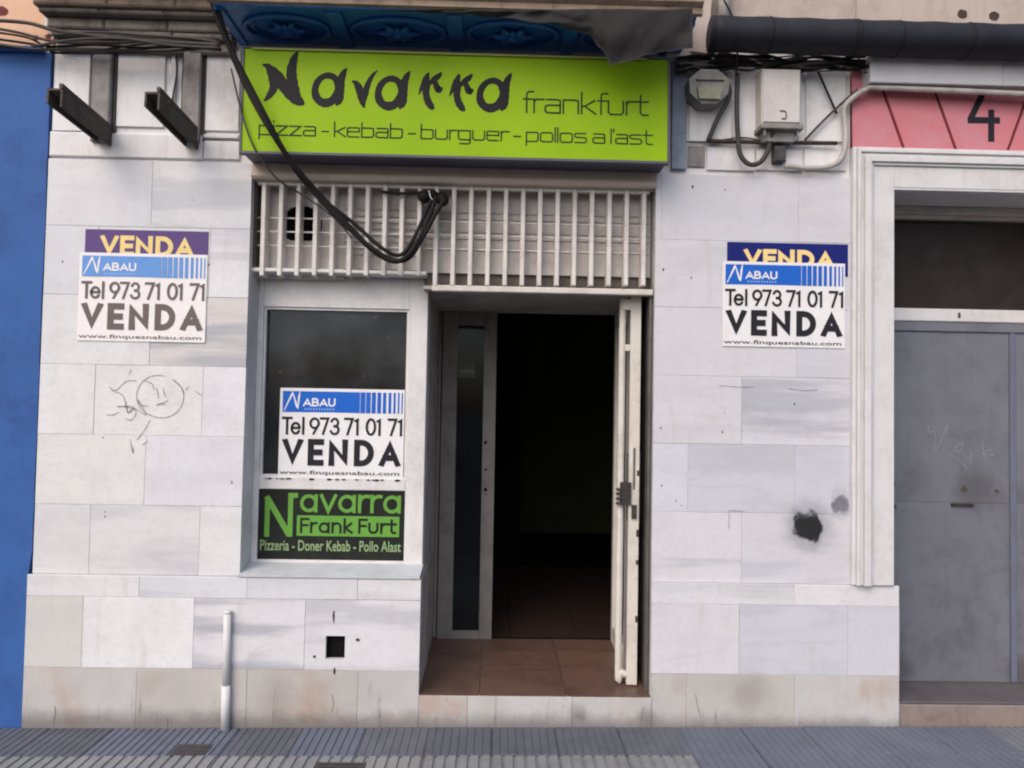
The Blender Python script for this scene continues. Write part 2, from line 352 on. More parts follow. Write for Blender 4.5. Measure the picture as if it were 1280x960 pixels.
TECH = {  # thin wide square lettering, x-height .70, ascender 1
 'f': ([[(.42, 1.0), (.22, 1.0), (.14, .92), (.14, 0)], [(0, h), (.40, h)]], .46),
 'r': ([[(0, h), (0, 0)], [(0, .5), (.1, h), (.42, h)]], .48),
 'a': ([[(.06, h), (.55, h), (.64, .6), (.64, 0), (.1, 0), (0, .08), (0, .29), (.1, .37), (.64, .37)]], .78),
 'n': ([[(0, 0), (0, h)], [(0, h), (.54, h), (.64, .6), (.64, 0)]], .78),
 'k': ([[(0, 0), (0, 1)], [(.55, h), (.14, .36), (.6, 0)], [(0, .36), (.14, .36)]], .70),
 'u': ([[(0, h), (0, .1), (.1, 0), (.54, 0), (.64, .1), (.64, h)]], .78),
 't': ([[(.12, .95), (.12, .1), (.22, 0), (.45, 0)], [(-.04, h), (.45, h)]], .52),
 'p': ([[(0, -.28), (0, h), (.54, h), (.64, .6), (.64, .1), (.54, 0), (0, 0)]], .78),
 'i': ([[(0, 0), (0, h)], [(0, .92), (0, .97)]], .14),
 'z': ([[(0, h), (.58, h), (0, 0), (.62, 0)]], .74),
 'e': ([[(0, .36), (.64, .36), (.64, .6), (.54, h), (.1, h), (0, .6), (0, .1), (.1, 0), (.62, 0)]], .78),
 'b': ([[(0, 1), (0, 0), (.54, 0), (.64, .1), (.64, .6), (.54, h), (0, h)]], .78),
 'g': ([[(.64, 0), (.1, 0), (0, .1), (0, .6), (.1, h), (.64, h), (.64, -.2), (.54, -.28), (.08, -.28)]], .78),
 'o': ([rr(0, 0, .66, h)], .80),
 'l': ([[(0, 1), (0, 0)]], .14),
 's': ([[(.60, h), (.1, h), (0, .6), (0, .46), (.1, .37), (.54, .35), (.64, .26), (.64, .1), (.54, 0), (.02, 0)]], .78),
 "'": ([[(0, 1), (0, .82)]], .12), '-': ([[(0, .33), (.34, .33)]], .46), ' ': ([], .22)}
GEO = {  # geometric sans, cap height 1
 'V': ([[(0, 1), (.36, 0), (.72, 1)]], .80), 'E': ([[(.5, 1), (0, 1), (0, 0), (.5, 0)], [(0, .5), (.44, .5)]], .58),
 'N': ([[(0, 0), (0, 1), (.66, 0), (.66, 1)]], .80), 'A': ([[(0, 0), (.38, 1), (.76, 0)], [(.16, .28), (.60, .28)]], .84),
 'D': ([[(0, 0), (0, 1), (.22, 1)]+arc(.22, .5, .48, .5, 90, -90, 14)+[(0, 0)]], .80),
     'B': ([[(0, 0), (0, 1)], [(0, 1), (.3, 1)]+arc(.32, .76, .22, .24, 90, -90, 8)+[(0, .52)], [(.3, .52)]+arc(.34, .26, .26, .26, 90, -90, 8)+[(0, 0)]], .68),
'U': ([[(0, 1), (0, .32)]+arc(.31, .32, .31, .32, 180, 360, 12)+[(.62, 1)]], .74),
 'T': ([[(0, 1), (.52, 1)], [(.26, 1), (.26, 0)]], .50), 'l': ([[(0, 1.04), (0, 0)]], .10),
 'e': ([[(.02, .36), (.50, .36)]+arc(.26, .34, .25, .34, 4, 325, 16)], .70),
 '9': ([arc(.27, .68, .26, .31, 0, 360, 18), [(.52, .60), (.22, 0)]], .62),
 '7': ([[(0, 1), (.46, 1), (.16, 0)]], .60), '1': ([[(.0, .88), (.14, 1), (.14, 0)]], .38),
 '3': ([arc(.24, .74, .21, .25, 160, -90, 14), arc(.24, .26, .25, .26, 90, -160, 14)], .56),
 '0': ([arc(.27, .5, .26, .50, 0, 360, 20)], .64), ' ': ([], .26)}
RND = {  # heavy rounded lower case of the window panel
 'a': ([[(.64, .68), (.64, 0)], arc(.33, .34, .31, .34, 0, 360, 18)], .88), 'v': ([[(0, .70), (.30, 0), (.60, .70)]], .78),
 'r': ([[(0, 0), (0, .70)], arc(.30, .36, .30, .34, 180, 75, 8)], .54),
 'F': ([[(0, 0), (0, 1), (.50, 1)], [(0, .52), (.44, .52)]], .66), 'n': ([[(0, 0), (0, .70)], [(0, .36)]+arc(.28, .40, .28, .30, 180, 0, 10)+[(.56, 0)]], .80),
 'k': ([[(0, 0), (0, 1)], [(.46, .70), (.05, .34), (.50, 0)]], .66), 'u': ([[(0, .70), (0, .28)]+arc(.28, .28, .28, .28, 180, 360, 10)+[(.56, .70)]], .80),
 't': ([[(.14, .98), (.14, .18)]+arc(.32, .18, .18, .18, 180, 290, 6), [(-.04, .68), (.42, .68)]], .54), ' ': ([], .30)}
def strokes(text, font, track=0.0):
    out = []; x = 0; last = 0
    for ch in text:
        g, adv = font[ch]; out.append((ch, [[(p[0]+x,)+tuple(p[1:]) for p in poly] for poly in g])); last = x; x += adv+track
    xs = [p[0] for _, L in out for poly in L for p in poly]; return out, min(xs), max(xs)
def write(text, font, x0, x1, z0, hgt, w, Y, mat, parent, track=0.0, name='lettering', each=False, shear=0.0, slope=0.0):
    """fit text between x0 and x1 on the plane Y; w = stroke width in metres"""
    G, a, b = strokes(text, font, track); sx = (x1-x0-w)/(b-a); bm = bmesh.new(); k = 0
    for ch, L in G:
        if each: bm = bmesh.new(); k = 0
        for poly in L:
            P = [(x0+w/2+(p[0]-a)*sx+shear*p[1]*hgt, z0+w/2+p[1]*(hgt-w)) for p in poly]
            dd = [p for i, p in enumerate(P) if i == 0 or (Vector(p)-Vector(P[i-1])).length > 1e-7]
            ribbon(bm, dd, w, Y-.00012*(k % 5)); k += 1
        if font is GEO:
            for v in bm.verts: v.co.z = min(max(v.co.z, z0), z0+hgt)
        if each:
            if L: link(name, bm, mat, parent)
            else: bm.free()
    if not each: return link(name, bm, mat, parent)
def quadxz(bm, x0, x1, z0, z1, Y):
    f = bm.faces.new([bm.verts.new(p) for p in ((x0, Y, z0), (x1, Y, z0), (x1, Y, z1), (x0, Y, z1))]); return f
def bfont(text, x0, x1, z0, z1, Y, mat, parent, name='lettering', bold=.0, shear=0):
    c = bpy.data.curves.new('t', 'FONT'); c.body = text; c.offset = bold; c.shear = shear; c.resolution_u = 3
    o = bpy.data.objects.new('t', c); COL.objects.link(o); bpy.context.view_layer.update()
    me = bpy.data.meshes.new_from_object(o.evaluated_get(bpy.context.evaluated_depsgraph_get())); bpy.data.objects.remove(o)
    xs = [v.co.x for v in me.vertices]; ys = [v.co.y for v in me.vertices]; a, b, c0, d = min(xs), max(xs), min(ys), max(ys)
    for v in me.vertices: v.co = Vector((x0+(v.co.x-a)/(b-a)*(x1-x0), Y, z0+(v.co.y-c0)/(d-c0)*(z1-z0)))
    me.materials.clear(); me.materials.append(M[mat]); q = bpy.data.objects.new(name, me); COL.objects.link(q); q.parent = parent; return q

# ================================================================== GROUND, PAVEMENT, ROAD
def tilted(o):                               # the street climbs gently to the right
    o.rotation_euler = (0, -math.atan(.0107), 0); o.location = (0, 0, .0145); return o
road = box('road', -150, 150, -300, -2.45, -.30, -.125, 'asphalt'); tilted(road); tag(road, kind='structure')
bm = bmesh.new(); addbox(bm, -150, 150, -2.30, .30, -.30, -.012); pave = link('pavement', bm, 'tile_joint'); tilted(pave); tag(pave, kind='structure')
kerb = box('kerb', -150, 150, -2.448, -2.302, -.30, -.004, 'kerb', None, .01); tilted(kerb); tag(kerb, kind='structure')
gnd = box('ground', -250, 250, -400, 300, -1.0, -.31, 'asphalt'); tilted(gnd); tag(gnd, kind='structure')
TW = .312
def tile_mesh(nr, gap, hgt):
    bm = bmesh.new(); addbox(bm, .0015, TW-.0015, .0015, TW-.0015, -.03, -hgt)
    p = (TW-.004)/nr
    for i in range(nr):
        x0, x1 = .002+i*p+gap/2, .002+(i+1)*p-gap/2; b = min(.003, hgt*.6)
        v = [bm.verts.new(q) for q in ((x0, .002, -hgt+.0002), (x1, .002, -hgt+.0002), (x1, TW-.002, -hgt+.0002), (x0, TW-.002, -hgt+.0002),
             (x0+b, .002+b, 0), (x1-b, .002+b, 0), (x1-b, TW-.002-b, 0), (x0+b, TW-.002-b, 0))]
        for f in ((4, 5, 6, 7), (0, 1, 5, 4), (1, 2, 6, 5), (2, 3, 7, 6), (3, 0, 4, 7)): bm.faces.new([v[k] for k in f])
    me = bpy.data.meshes.new('paving_tile'); bm.to_mesh(me); bm.free(); return me
kinds = {'tile_dark': tile_mesh(8, .007, .0035), 'tile_light': tile_mesh(6, .012, .008), 'tile_blue': tile_mesh(8, .009, .0055), 'tile_pale': tile_mesh(8, .010, .006)}
for k, me in kinds.items(): me.materials.append(M[k])
xj = X(846, 915)                              # a tile joint seen in front of the right pillar
for r in range(5):
    for c in range(-11, 9):
        x = xj+c*TW; y = -.024-(r+1)*TW; mid = x+TW/2
        if mid < xj:
            k = 'tile_dark' if r == 0 else 'tile_light'
            if r == 0 and (-1.75 < mid < -1.2 or -1.0 < mid < -.55): k = 'tile_blue'
        elif mid < X(1195, 920): k = 'tile_blue'
        else: k = 'tile_pale'
        o = bpy.data.objects.new('paving_tile', kinds[k]); COL.objects.link(o); o.parent = pave
        o.location = (x+random.uniform(-.001, .001), y, random.uniform(-.0015, .0015)); o.rotation_euler = (random.uniform(-.003, .003), random.uniform(-.003, .003), random.uniform(-.004, .004))
# small iron cover let into the pavement
lid = thing('utility_cover', 'small dark iron cover let into the pavement below the square wall hole', 'utility cover')
x0, x1 = X(420, 957), X(474, 957)
zc = ground((x0+x1)/2); box('lid', x0, x1, -.56, -.415, zc-.02, zc+.004, 'lock', lid, .004)
for i in range(5): box('rib', x0+.01, x1-.01, -.55+i*.028, -.54+i*.028, zc+.004, zc+.0065, 'lock', lid)
lid2 = thing('utility_cover', 'small worn iron cover in front of the white pipe stub', 'utility cover')
x0, x1 = X(246, 940), X(286, 940); zc = ground((x0+x1)/2)
box('lid', x0, x1, -.335, -.225, zc-.02, zc+.0035, 'tile_joint', lid2, .004)
for i in range(3): box('rib', x0+.01, x1-.01, -.325+i*.035, -.312+i*.035, zc+.0035, zc+.0055, 'lock', lid2)

# ================================================================== THE SHOP BUILDING
shop = thing('shop_building', 'closed down kebab shop front clad in white marble slabs with an open doorway', 'shop')
XL = -2.305; XP1 = X(308, 450); XD0 = -.369; XD1 = .812; XR = X(1063, 450); XPR = 2.079
ZT = 2.847; ZP = .741; REC = .16
# masonry behind the cladding
bm = bmesh.new()
for a in ((XL+.003, XP1-.003, .022, .36, -.2, ZT-.004), (XP1-.003, XD0-.022, REC+.10, .36, -.2, .78), (XD1+.003, XR, .022, .36, -.2, ZT-.004),
          (XL+.003, XPR-.004, .002, .0215, -.2, ZP-.03), ): pass
hxa, hxb = X(405, 810, -.02), X(433, 810, -.02)
def mas(*a): return box('masonry', *a, 'mortar', shop)
mas(XL+.003, XP1-.003, .0030, .36, -.2, ZT-.004)
mas(XP1-.003, XD0-.024, .0215, .36, -.2, .73)
mas(XD1+.004, XPR-.03, .0030, .36, -.2, ZT-.004)
mas(XL+.003, hxa, -.0168, .0026, -.2, ZP-.006); mas(hxb, XD0-.014, -.0168, .0026, -.2, ZP-.006); mas(XD1+.006, XPR-.004, -.0168, .0026, -.2, ZP-.006)
mas(XD0-.024, XD1+.003, .0005, .95, -.2, .135)

def slab(x0, x1, z0, z1, yf=0.0, low=False, vein=.15, tint=None, th=.02, rowname='marble_slab'):
    g = random.choice([.0005, .0006, .0008, .0012])
    bm = bmesh.new(); dy = random.uniform(-.0010, .0010); addbox(bm, x0+g, x1-g, yf+dy, yf+th, z0+g, z1-g, .0010)
    o = link('marble_slab', bm, 'marble_low' if low else 'marble', shop)
    t = tint or random.choice([(.66, .66, .69), (.64, .64, .68), (.68, .675, .695), (.65, .645, .665), (.62, .625, .67)])
    j = random.uniform(.965, 1.03); o.color = (t[0]*j, t[1]*j, t[2]*j, vein); return o
def row(xa, xb, joints, z0, z1, yf=0, low=False, veins=None, tints=None):
    xs = [xa]+joints+[xb]
    for i in range(len(xs)-1):
        v = veins[i] if veins else random.choice([.05, .1, .2, .3]); slab(xs[i], xs[i+1], z0, z1, yf, low, v, tints[i] if tints else None)
zl = [ZT, 2.503, 2.150, 1.796, 1.442, 1.090, ZP+.002]
LJ = [[190], [122, 262], [188], [118, 253], [181], [112, 249]]
LV = [[.1, .5], [.1, .2, .45], [.15, .95], [.05, .05, .1], [.1, .15], [.1, .35, .15]]
LTT = [None, None, [(.68, .68, .70), (.60, .57, .555)], [(.72, .71, .73), (.72, .71, .72), (.69, .69, .73)], [(.67, .66, .65), (.68, .68, .73)], None]
for i in range(6):
    py = [240, 330, 410, 500, 590, 675][i]
    row(XL, XP1, [X(q, py) for q in LJ[i]], zl[i+1], zl[i], 0, False, LV[i], LTT[i])
RJ = [[827, 998], [925], [996], [927], [860, 994], [927]]
RV = [[.1, .1, .2], [.2, .2], [.1, .2], [.15, .75], [.1, .3, .2], [.85, .4]]
zr = [ZT-.002, 2.500, 2.150, 1.797, 1.447, 1.098, ZP]
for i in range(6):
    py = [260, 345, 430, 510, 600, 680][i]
    row(XD1, XR, [X(q, py) for q in RJ[i]], zr[i+1], zr[i], 0, False, RV[i], [(.575, .58, .645), (.55, .56, .63), (.52, .54, .63)] if i == 4 else [(.60, .595, .64), (.585, .58, .635), (.59, .585, .64)])  # right slabs tinted darker and bluer: weaker light towards the right put into colour
# plinth, three courses, 2 cm proud
PB = -.02
zb = [ZP, .636, .286, -.03]
GY = (.57, .545, .525)
row(XL-.012, XD0+.012, [X(174, 730, PB), X(309, 730, PB), X(447, 730, PB)], zb[1], zb[0], PB, False, [.3, .35, .3, .3])
xs = [XL-.012]+[X(q, 790, PB) for q in (103, 242, 381)]+[XD0+.012]
slab(xs[0], xs[1], zb[2], zb[1], PB, False, .1, (.57, .555, .535)); slab(xs[1], xs[2], zb[2], zb[1], PB, False, .02, (.74, .73, .75)); slab(xs[2], xs[3], zb[2], zb[1], PB, False, .9, (.66, .655, .69))
# slab with the square hole
hx0, hx1, hz0, hz1 = X(407, 810, PB), X(431, 810, PB), Z(419, 824, PB), Z(419, 795, PB)
bm = bmesh.new(); ringplate(bm, xs[3]+.0016, xs[4]-.0016, zb[2]+.0016, zb[1]-.0016, [(hx0, hz0), (hx1, hz0), (hx1, hz1), (hx0, hz1)], PB, .002)
o = link('marble_slab', bm, 'marble', shop); o.color = (.66, .655, .69, .55); o['label'] = 'marble slab with a small square hole'
row(XL-.012, XD0+.012, [X(q, 870, PB) for q in (170, 308, 447)], zb[3], zb[2], PB, True, [.1, .1, .2, .2], [(.52, .505, .495), (.50, .475, .45), (.45, .425, .40), (.51, .50, .50)])
row(XD0+.012, XD1+.005, [X(q, 890, PB) for q in (584, 715)], zb[3], .166, PB, True, [.1, .2, .2], [(.53, .525, .52)]*3)
row(XD1-.002, XPR, [X(993, 738, PB)], zb[1], zb[0], PB, False, [.35, .2])
row(XD1-.002, XPR, [X(924, 790, PB), X(1060, 790, PB)], zb[2], zb[1], PB, False, [.1, .3, .15], [(.62, .615, .655), (.56, .565, .64), (.58, .58, .64)])  # bluer, darker tints again stand in for the weaker light on this side
row(XD1+.006, XPR, [X(858, 870, PB), X(993, 870, PB)], zb[3], zb[2], PB, True, [.1, .1, .1], [(.53, .515, .50), (.46, .445, .41), (.56, .55, .55)])
# shade of the deep square hole, put in as a near-black plate behind it
hol = box('hole_shade', hx0-.003, hx1+.003, -.0, .0212, hz0-.003, hz1+.003, 'roomdark', shop)
for v in hol.data.vertices: v.co.y = .0195 if v.co.y < .01 else .0212
# left pillar's return towards the window and the two plinth returns
def jslab(x, y0, y1, z0, z1, side=1, mat='jamb', nm='reveal'):
    return box(nm, min(x, x+side*.02), max(x, x+side*.02), y0, y1, z0, z1, mat, shop)
box('reveal', XP1-.0205, XP1-.0005, .0205, REC+.04, .745, ZT-.004, 'trim', shop)
# ---- window bay: plaster surround, sill, frame, panes
WX0, WX1 = XP1, XD0
gx0, gx1 = X(327, 480, REC), X(509.5, 480, REC); gz1, gz0 = Z(418, 385, REC), Z(415, 597, REC)
pz1, pz0 = Z(412, 613, REC), Z(412, 700, REC)
bay_top = Z(420, 346, REC)
win = box('window_surround', WX0, gx0-.0, REC, REC+.12, .74, bay_top, 'white', shop, .003)
win['label'] = 'white painted surround of the shop window'
box('window_surround', gx1, WX1-.0005, REC, REC+.12, .74, bay_top, 'white', shop, .003)
box('window_surround', gx0, gx1, REC+.0015, REC+.12, gz1, bay_top, 'white', shop, .003)
box('window_rail', gx0, gx1, REC+.0015, REC+.10, pz1+.002, gz0, 'white', shop, .004)
box('window_rail', gx0, gx1, REC+.0015, REC+.12, .74, pz0-.002, 'white', shop, .003)
wf = box('window', gx0+.001, gx1-.001, REC+.035, REC+.041, gz0, gz1, 'glass', shop)
wf['label'] = 'dark glass pane of the shop window'
for a in ((gx0+.001, gx0+.012, gz0, gz1), (gx1-.012, gx1-.001, gz0, gz1), (gx0+.012, gx1-.012, gz0, gz0+.012), (gx0+.012, gx1-.012, gz1-.012, gz1)):
    box('glazing_bead', a[0], a[1], REC+.012, REC+.034, a[2], a[3], 'white', wf)
for px, py, r_ in ((350, 401, .014), (440, 395, .012), (470, 396, .014), (484, 421, .008), (350, 465, .010), (372, 441, .007), (455, 470, .007), (338, 430, .006)):
    bm = bmesh.new(); c = at(px, py, REC+.034); prism_xz(bm, [(c.x+r_*math.cos(a)*random.uniform(.4, 1.2), c.z+r_*.8*math.sin(a)*random.uniform(.4, 1.2)) for a in [2*PI*k/11 for k in range(11)]], REC+.0338, REC+.0346); link('glue_mark', bm, M.setdefault('gluemark', worn('old_glue', (.075, .078, .08, 1), (.03, .03, .032, 1), .7, 40)), wf)
for i in range(16):                            # peeled filler along the bottom of the pane
    x = gx0+.02+random.random()*(gx1-gx0-.06); s = random.uniform(.006, .018); bm = bmesh.new()
    P = [(x+s*math.cos(a)*random.uniform(.6, 1.2), gz0-.010+.4*s*math.sin(a)*random.uniform(.5, 1)) for a in [k*PI/4 for k in range(8)]]
    prism_xz(bm, P, REC-.0005-.0002*i, REC+.0012); link('filler_crumb', bm, 'roomdark', wf)
bm = bmesh.new(); s0 = Z(412, 703.5, REC); prism_yz(bm, [(-.026, ZP+.003), (-.026, ZP+.012), (REC+.003, s0), (REC+.003, ZP+.003)], XP1-.006, XD0+.004)
sill = link('window_sill', bm, worn('pale_blue_sill', (.50, .525, .56, 1), (.3, .31, .33, 1), .5, 8, .5), shop)
# ---- door recess
DY = .95
zs = .168
bm = bmesh.new(); gx = [XD0+.002, X(600, 840, .1), X(706, 840, .1), XD1-.002]
box('floor_bed', XD0-.02, XD1+.02, -.001, DY+.02, .1352, zs-.010, 'grout', shop)
ys = [-.019, .42, .70, DY]
for i in range(3):
    for j in range(3):
        box('floor_tile', gx[i]+.002, gx[i+1]-.002, ys[j]+.002, ys[j+1]-.002, zs-.0099, zs-random.uniform(0, .001), 'terra', shop, 0)
lint_z = Z(660, 362, .05)
# left reveal of the doorway (return of the window wall), lower part marble
box('door_reveal', XD0-.022, XD0-.0008, REC+.002, DY+.05, zs-.01, lint_z+.02, 'jamb', shop)
o = slab(XD0-.012, XD0+.0105, .286, .636, .0, True, .1); o.name = 'marble_slab'
box('door_reveal', XD0-.0005, XD0+.010, .0025, REC+.35, zs+.0005, .735, 'jamb', shop)
box('door_reveal', XD1-.0005, XD1+.0025, .045, DY, zs, lint_z+.02, worn('dark_metal_guide', (.13, .12, .12, 1), (.05, .045, .045, 1), .6, 8), shop)
box('shutter_guide', XD1-.014, XD1-.0008, .06, .13, zs, lint_z+.02, 'plate', shop, .002)
box('door_reveal', XD1+.003, XD1+.05, .361, DY+.05, 0, lint_z+.1, 'jamb', shop)
# soffit slopes slightly up to the frame; lintel edge strip
box('door_lintel', X(540, 358, .03), XD1-.001, .028, .075, Z(660, 366, .03), Z(660, 358.5, .03), 'cream', shop, .004)
zl0 = Z(660, 365, .03)
box('door_soffit', XD0-.02, XD1+.002, .076, DY+.05, zl0+.012, zl0+.030, 'jamb', shop)
# ---- upper wall: lintel plaster, moulding
zg1 = Z(560, 231, .03); zg0 = Z(420, 345, .07)
zm = Z(560, 222, -.0)
box('upper_wall', XP1+.0, XD1, -.001, .36, zm, Z(560, 190, 0)+.30, 'lintel', shop)
bm = bmesh.new(); prism_yz(bm, [(-.004, zm+.004), (-.022, zm-.002), (-.026, zm-.020), (-.014, zm-.032), (.06, zm-.034), (.06, zm+.004)], XP1+.002, XD1-.001); link('moulding', bm, 'lintel', shop)
# upper left plaster with recessed bays
zup = 3.52
box('upper_wall', XL+.002, XP1-.0005, .018, .36, ZT-.003, zup, 'plaster', shop)
bz0 = Z(150, 196)
panels = [(67, 111, 163), (146, 205, 158), (213, 219, 160), (257, 299, 163)]
def upper_panel(a, b, c): box('wall_panel', X(a, 110), X(b, 110), .004, .0175, Z((a+b)/2, c), Z((a+b)/2, 62), 'plaster', shop, .002)
for p in panels: upper_panel(*p)
box('ledge', XL+.001, X(253, 190), .0, .0175, Z(150, 197), Z(150, 166), 'plaster', shop, .006)
box('ledge', X(254, 190), X(299, 190), .002, .0175, Z(280, 199), Z(280, 176), 'plaster', shop, .004)
box('ledge', X(255, 172), X(298, 172), -.006, .0175, Z(280, 173), Z(280, 168.5), 'plaster', shop, .002)
for a, b in ((117, 140), (230, 252)):
    o = box('stone_strip', X(a, 130), X(b, 130), -.028, .0175, Z(a, 178), Z(a, 60), 'strip', shop, .006)
    for q in (a-4, b+1.5): box('groove', X(q, 130), X(q+3.0, 130), .0025, .0178, Z(q, 176), Z(q, 60), 'darkbrown', shop)
# right upper wall (behind boxes)
box('upper_wall', XD1+.0005, XR+.03, .018, .36, ZT-.003, zup+.9, 'plaster', shop)
box('upper_wall', XL+.002, XD1, .02, .36, zup+.001, 5.2, 'render', shop)
box('wall_strip', X(839.5, 140), X(858, 140), -.012, .0175, Z(850, 212), Z(850, 70), worn('blue_grey_strip', (.22, .26, .33, 1), (.1, .11, .15, 1), .6, 8), shop, .003)
box('wall_panel', X(861, 140), X(882, 140), .006, .0175, Z(870, 208), Z(870, 182), 'strip', shop, .002)
for a, b, c, d in ((884, 944, 183, 212), (946, 1004, 186, 212), (1006, 1058, 184, 212)): box('wall_panel', X(a, 200), X(b, 200), .004, .0175, Z(a, d), Z(a, c), 'plaster', shop, .003)
for a, b in ((862, 916), (923, 950), (955, 1004), (1008, 1058)): box('wall_panel', X(a, 130), X(b, 130), .004, .0175, Z(a, 176), Z(a, 86), 'plaster', shop, .003)
# ---- grille panel behind the bars
GP = .125
gl, gr = XP1+.002, XD1-.001
hole = []
hc = at(377, 281, GP); hr = X(403, 281, GP)-hc.x
for k in range(24):
    a = 2*PI*k/24; r_ = hr*(1.0 if math.sin(a) > -.2 else 1.0); hole.append((hc.x+r_*math.cos(a), hc.z+max(-hr*.78, hr*.95*math.sin(a))))
gpz0 = Z(420, 344, GP)
xm = X(530, 340, GP)
bm = bmesh.new(); ringplate(bm, gl, X(430, 290, GP), Z(420, 345, GP)-.02, zm+.0, hole, GP, GP+.012); link('back_panel', bm, 'grille', shop)
box('back_panel', X(430, 290, GP)+.001, xm, GP+.001, GP+.012, Z(480, 337, GP), zm, 'grille', shop)
box('back_panel', xm+.001, gr, GP, GP+.012, Z(660, 343.5, GP), zm, 'grille', shop)
for i, (a, b) in enumerate(((432, 530), (533, 812))):     # pressed louvres
    for py in ((262, 270, 278, 286, 294, 302, 310, 318) if i == 0 else (268, 276, 292, 300, 314)):
        bm = bmesh.new(); z = Z((a+b)/2, py, GP); prism_yz(bm, [(GP-.001, z+.006), (GP-.010, z-.004), (GP-.001, z-.005)], X(a, py, GP), X(b, py, GP)-.003); link('louvre', bm, 'grille', shop)
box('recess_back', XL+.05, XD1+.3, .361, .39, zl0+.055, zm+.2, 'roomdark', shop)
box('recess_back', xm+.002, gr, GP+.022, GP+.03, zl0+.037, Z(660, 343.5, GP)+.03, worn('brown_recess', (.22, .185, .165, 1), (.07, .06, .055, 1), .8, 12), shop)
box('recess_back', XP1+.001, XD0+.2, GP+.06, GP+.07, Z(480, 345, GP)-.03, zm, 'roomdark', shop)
box('ledge', XP1+.001, X(533, 350, .06), .035, GP+.02, bay_top-.002, bay_top+.018, 'white', shop, .004)
box('ledge', X(538, 350, .06), XD1-.001, .08, .36, zl0+.0305, zl0+.036, 'darkbrown', shop)
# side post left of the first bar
box('dark_jamb', XP1+.0005, X(321, 290, .06), .05, .12, gpz0, zm-.034, 'darkbrown', shop)

grille = thing('security_grille', 'white iron grille of upright bars above the shop window and doorway', 'grille')
BY = .025
nb = 23
for i in range(nb):
    px = 328.5+i*(805-328.5)/(nb-1)
    x = X(px, 290, BY); right = px > 534
    zt = zm-.034; zb_ = Z(px, 357 if right else 344.5, BY); j = random.uniform(-.001, .001)
    bm = bmesh.new(); addbox(bm, x-.0112+j, x+.0112+j, BY, BY+.078, zb_, zt, .003); link('bar', bm, 'grille', grille)
for py in (272, 289, 306.5):
    z = (Z(340, py, .06)+Z(790, py+10.5, .06))/2
    tube('rod', [(X(322, 290, .07), .068, z), (X(560, 290, .07), .068, z+.002), (X(811, 290, .07), .068, z)], .0042, 'grille', grille, 4, 6)
box('frame_bar', X(321, 290, .04), X(811, 290, .04), .03, .06, zm-.050, zm-.0345, 'grille', grille)

# ---- interior
rm = thing('shop_interior', None, None)
rm['kind'] = 'structure'
RX0, RX1, RY1, RZ1 = -2.25, 1.75, 5.2, 2.75
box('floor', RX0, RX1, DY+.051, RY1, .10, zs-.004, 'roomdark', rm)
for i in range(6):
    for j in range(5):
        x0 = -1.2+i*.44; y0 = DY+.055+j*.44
        box('floor_tile', x0+.002, x0+.438, y0+.002, y0+.438, zs-.0035, zs-.0005, 'terra_shaded', rm)
box('floor', RX0, XD0-.023, .361, DY+.05, .10, zs-.004, 'roomdark', rm)
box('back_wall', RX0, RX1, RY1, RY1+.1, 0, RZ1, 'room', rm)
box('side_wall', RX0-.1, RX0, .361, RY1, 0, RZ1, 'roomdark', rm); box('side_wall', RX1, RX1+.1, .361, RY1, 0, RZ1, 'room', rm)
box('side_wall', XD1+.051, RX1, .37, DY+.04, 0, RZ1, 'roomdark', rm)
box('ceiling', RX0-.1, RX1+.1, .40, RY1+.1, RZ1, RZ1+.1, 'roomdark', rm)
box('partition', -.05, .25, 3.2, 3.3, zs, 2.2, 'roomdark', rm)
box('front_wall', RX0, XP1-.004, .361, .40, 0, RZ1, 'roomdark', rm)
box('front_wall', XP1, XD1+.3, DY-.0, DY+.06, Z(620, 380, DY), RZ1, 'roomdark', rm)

# ---- glazed doors
Zd1, Zd0 = Z(585, 390, DY), Z(585, 800, DY)
fr = thing('door_frame', 'dull grey fixed frame lining the back of the open doorway', 'door frame')
za = Zd1+.004
box('head', XD0+.0, XD1-.001, DY+.0, DY+.049, za, zl0+.011, 'alu', fr, .003)
box('drip_bar', XD0+.01, XD1-.02, DY-.022, DY-.001, za+.012, za+.024, 'alu', fr, .002)
box('post', XD0+.0, X(549, 600, DY), DY+.0, DY+.045, zs, za-.001, 'leafgrey', fr, .003)
lf = thing('narrow_door_leaf', 'narrow grey glazed door leaf standing shut at the left of the doorway', 'door leaf')
lx0, lx1 = X(550, 600, DY), X(618, 600, DY); lgx0, lgx1 = X(569, 600, DY), X(602, 600, DY)
lgz1, lgz0 = Z(585, 407, DY), Z(585, 788, DY)
box('stile', lx0, lgx0, DY-.012, DY+.03, Zd0, Zd1, 'leafgrey', lf, .003); box('stile', lgx1, lx1, DY-.012, DY+.03, Zd0, Zd1, 'leafgrey', lf, .003)
box('rail', lgx0+.0005, lgx1-.0005, DY-.010, DY+.03, lgz1, Zd1, 'leafgrey', lf); box('rail', lgx0+.0005, lgx1-.0005, DY-.010, DY+.03, Zd0, lgz0, 'leafgrey', lf)
box('pane', lgx0+.0005, lgx1-.0005, DY+.005, DY+.011, lgz0, lgz1, 'glassdoor', lf)
for k, py in enumerate((553, 587, 612, 618)):
    c = at(607, py, DY-.012); bm = bmesh.new(); bmesh.ops.create_cone(bm, cap_ends=True, segments=12, radius1=[.010, .008, .011, .005][k], radius2=[.010, .008, .011, .005][k], depth=.003, matrix=Matrix.Translation((c.x, c.y-.0015, c.z))@Matrix.Rotation(PI/2, 4, 'X')); link('lock_hole', bm, 'roomdark', lf)
stk = thing('door_sticker', 'small faded sticker on the glass of the narrow door leaf', 'sticker')
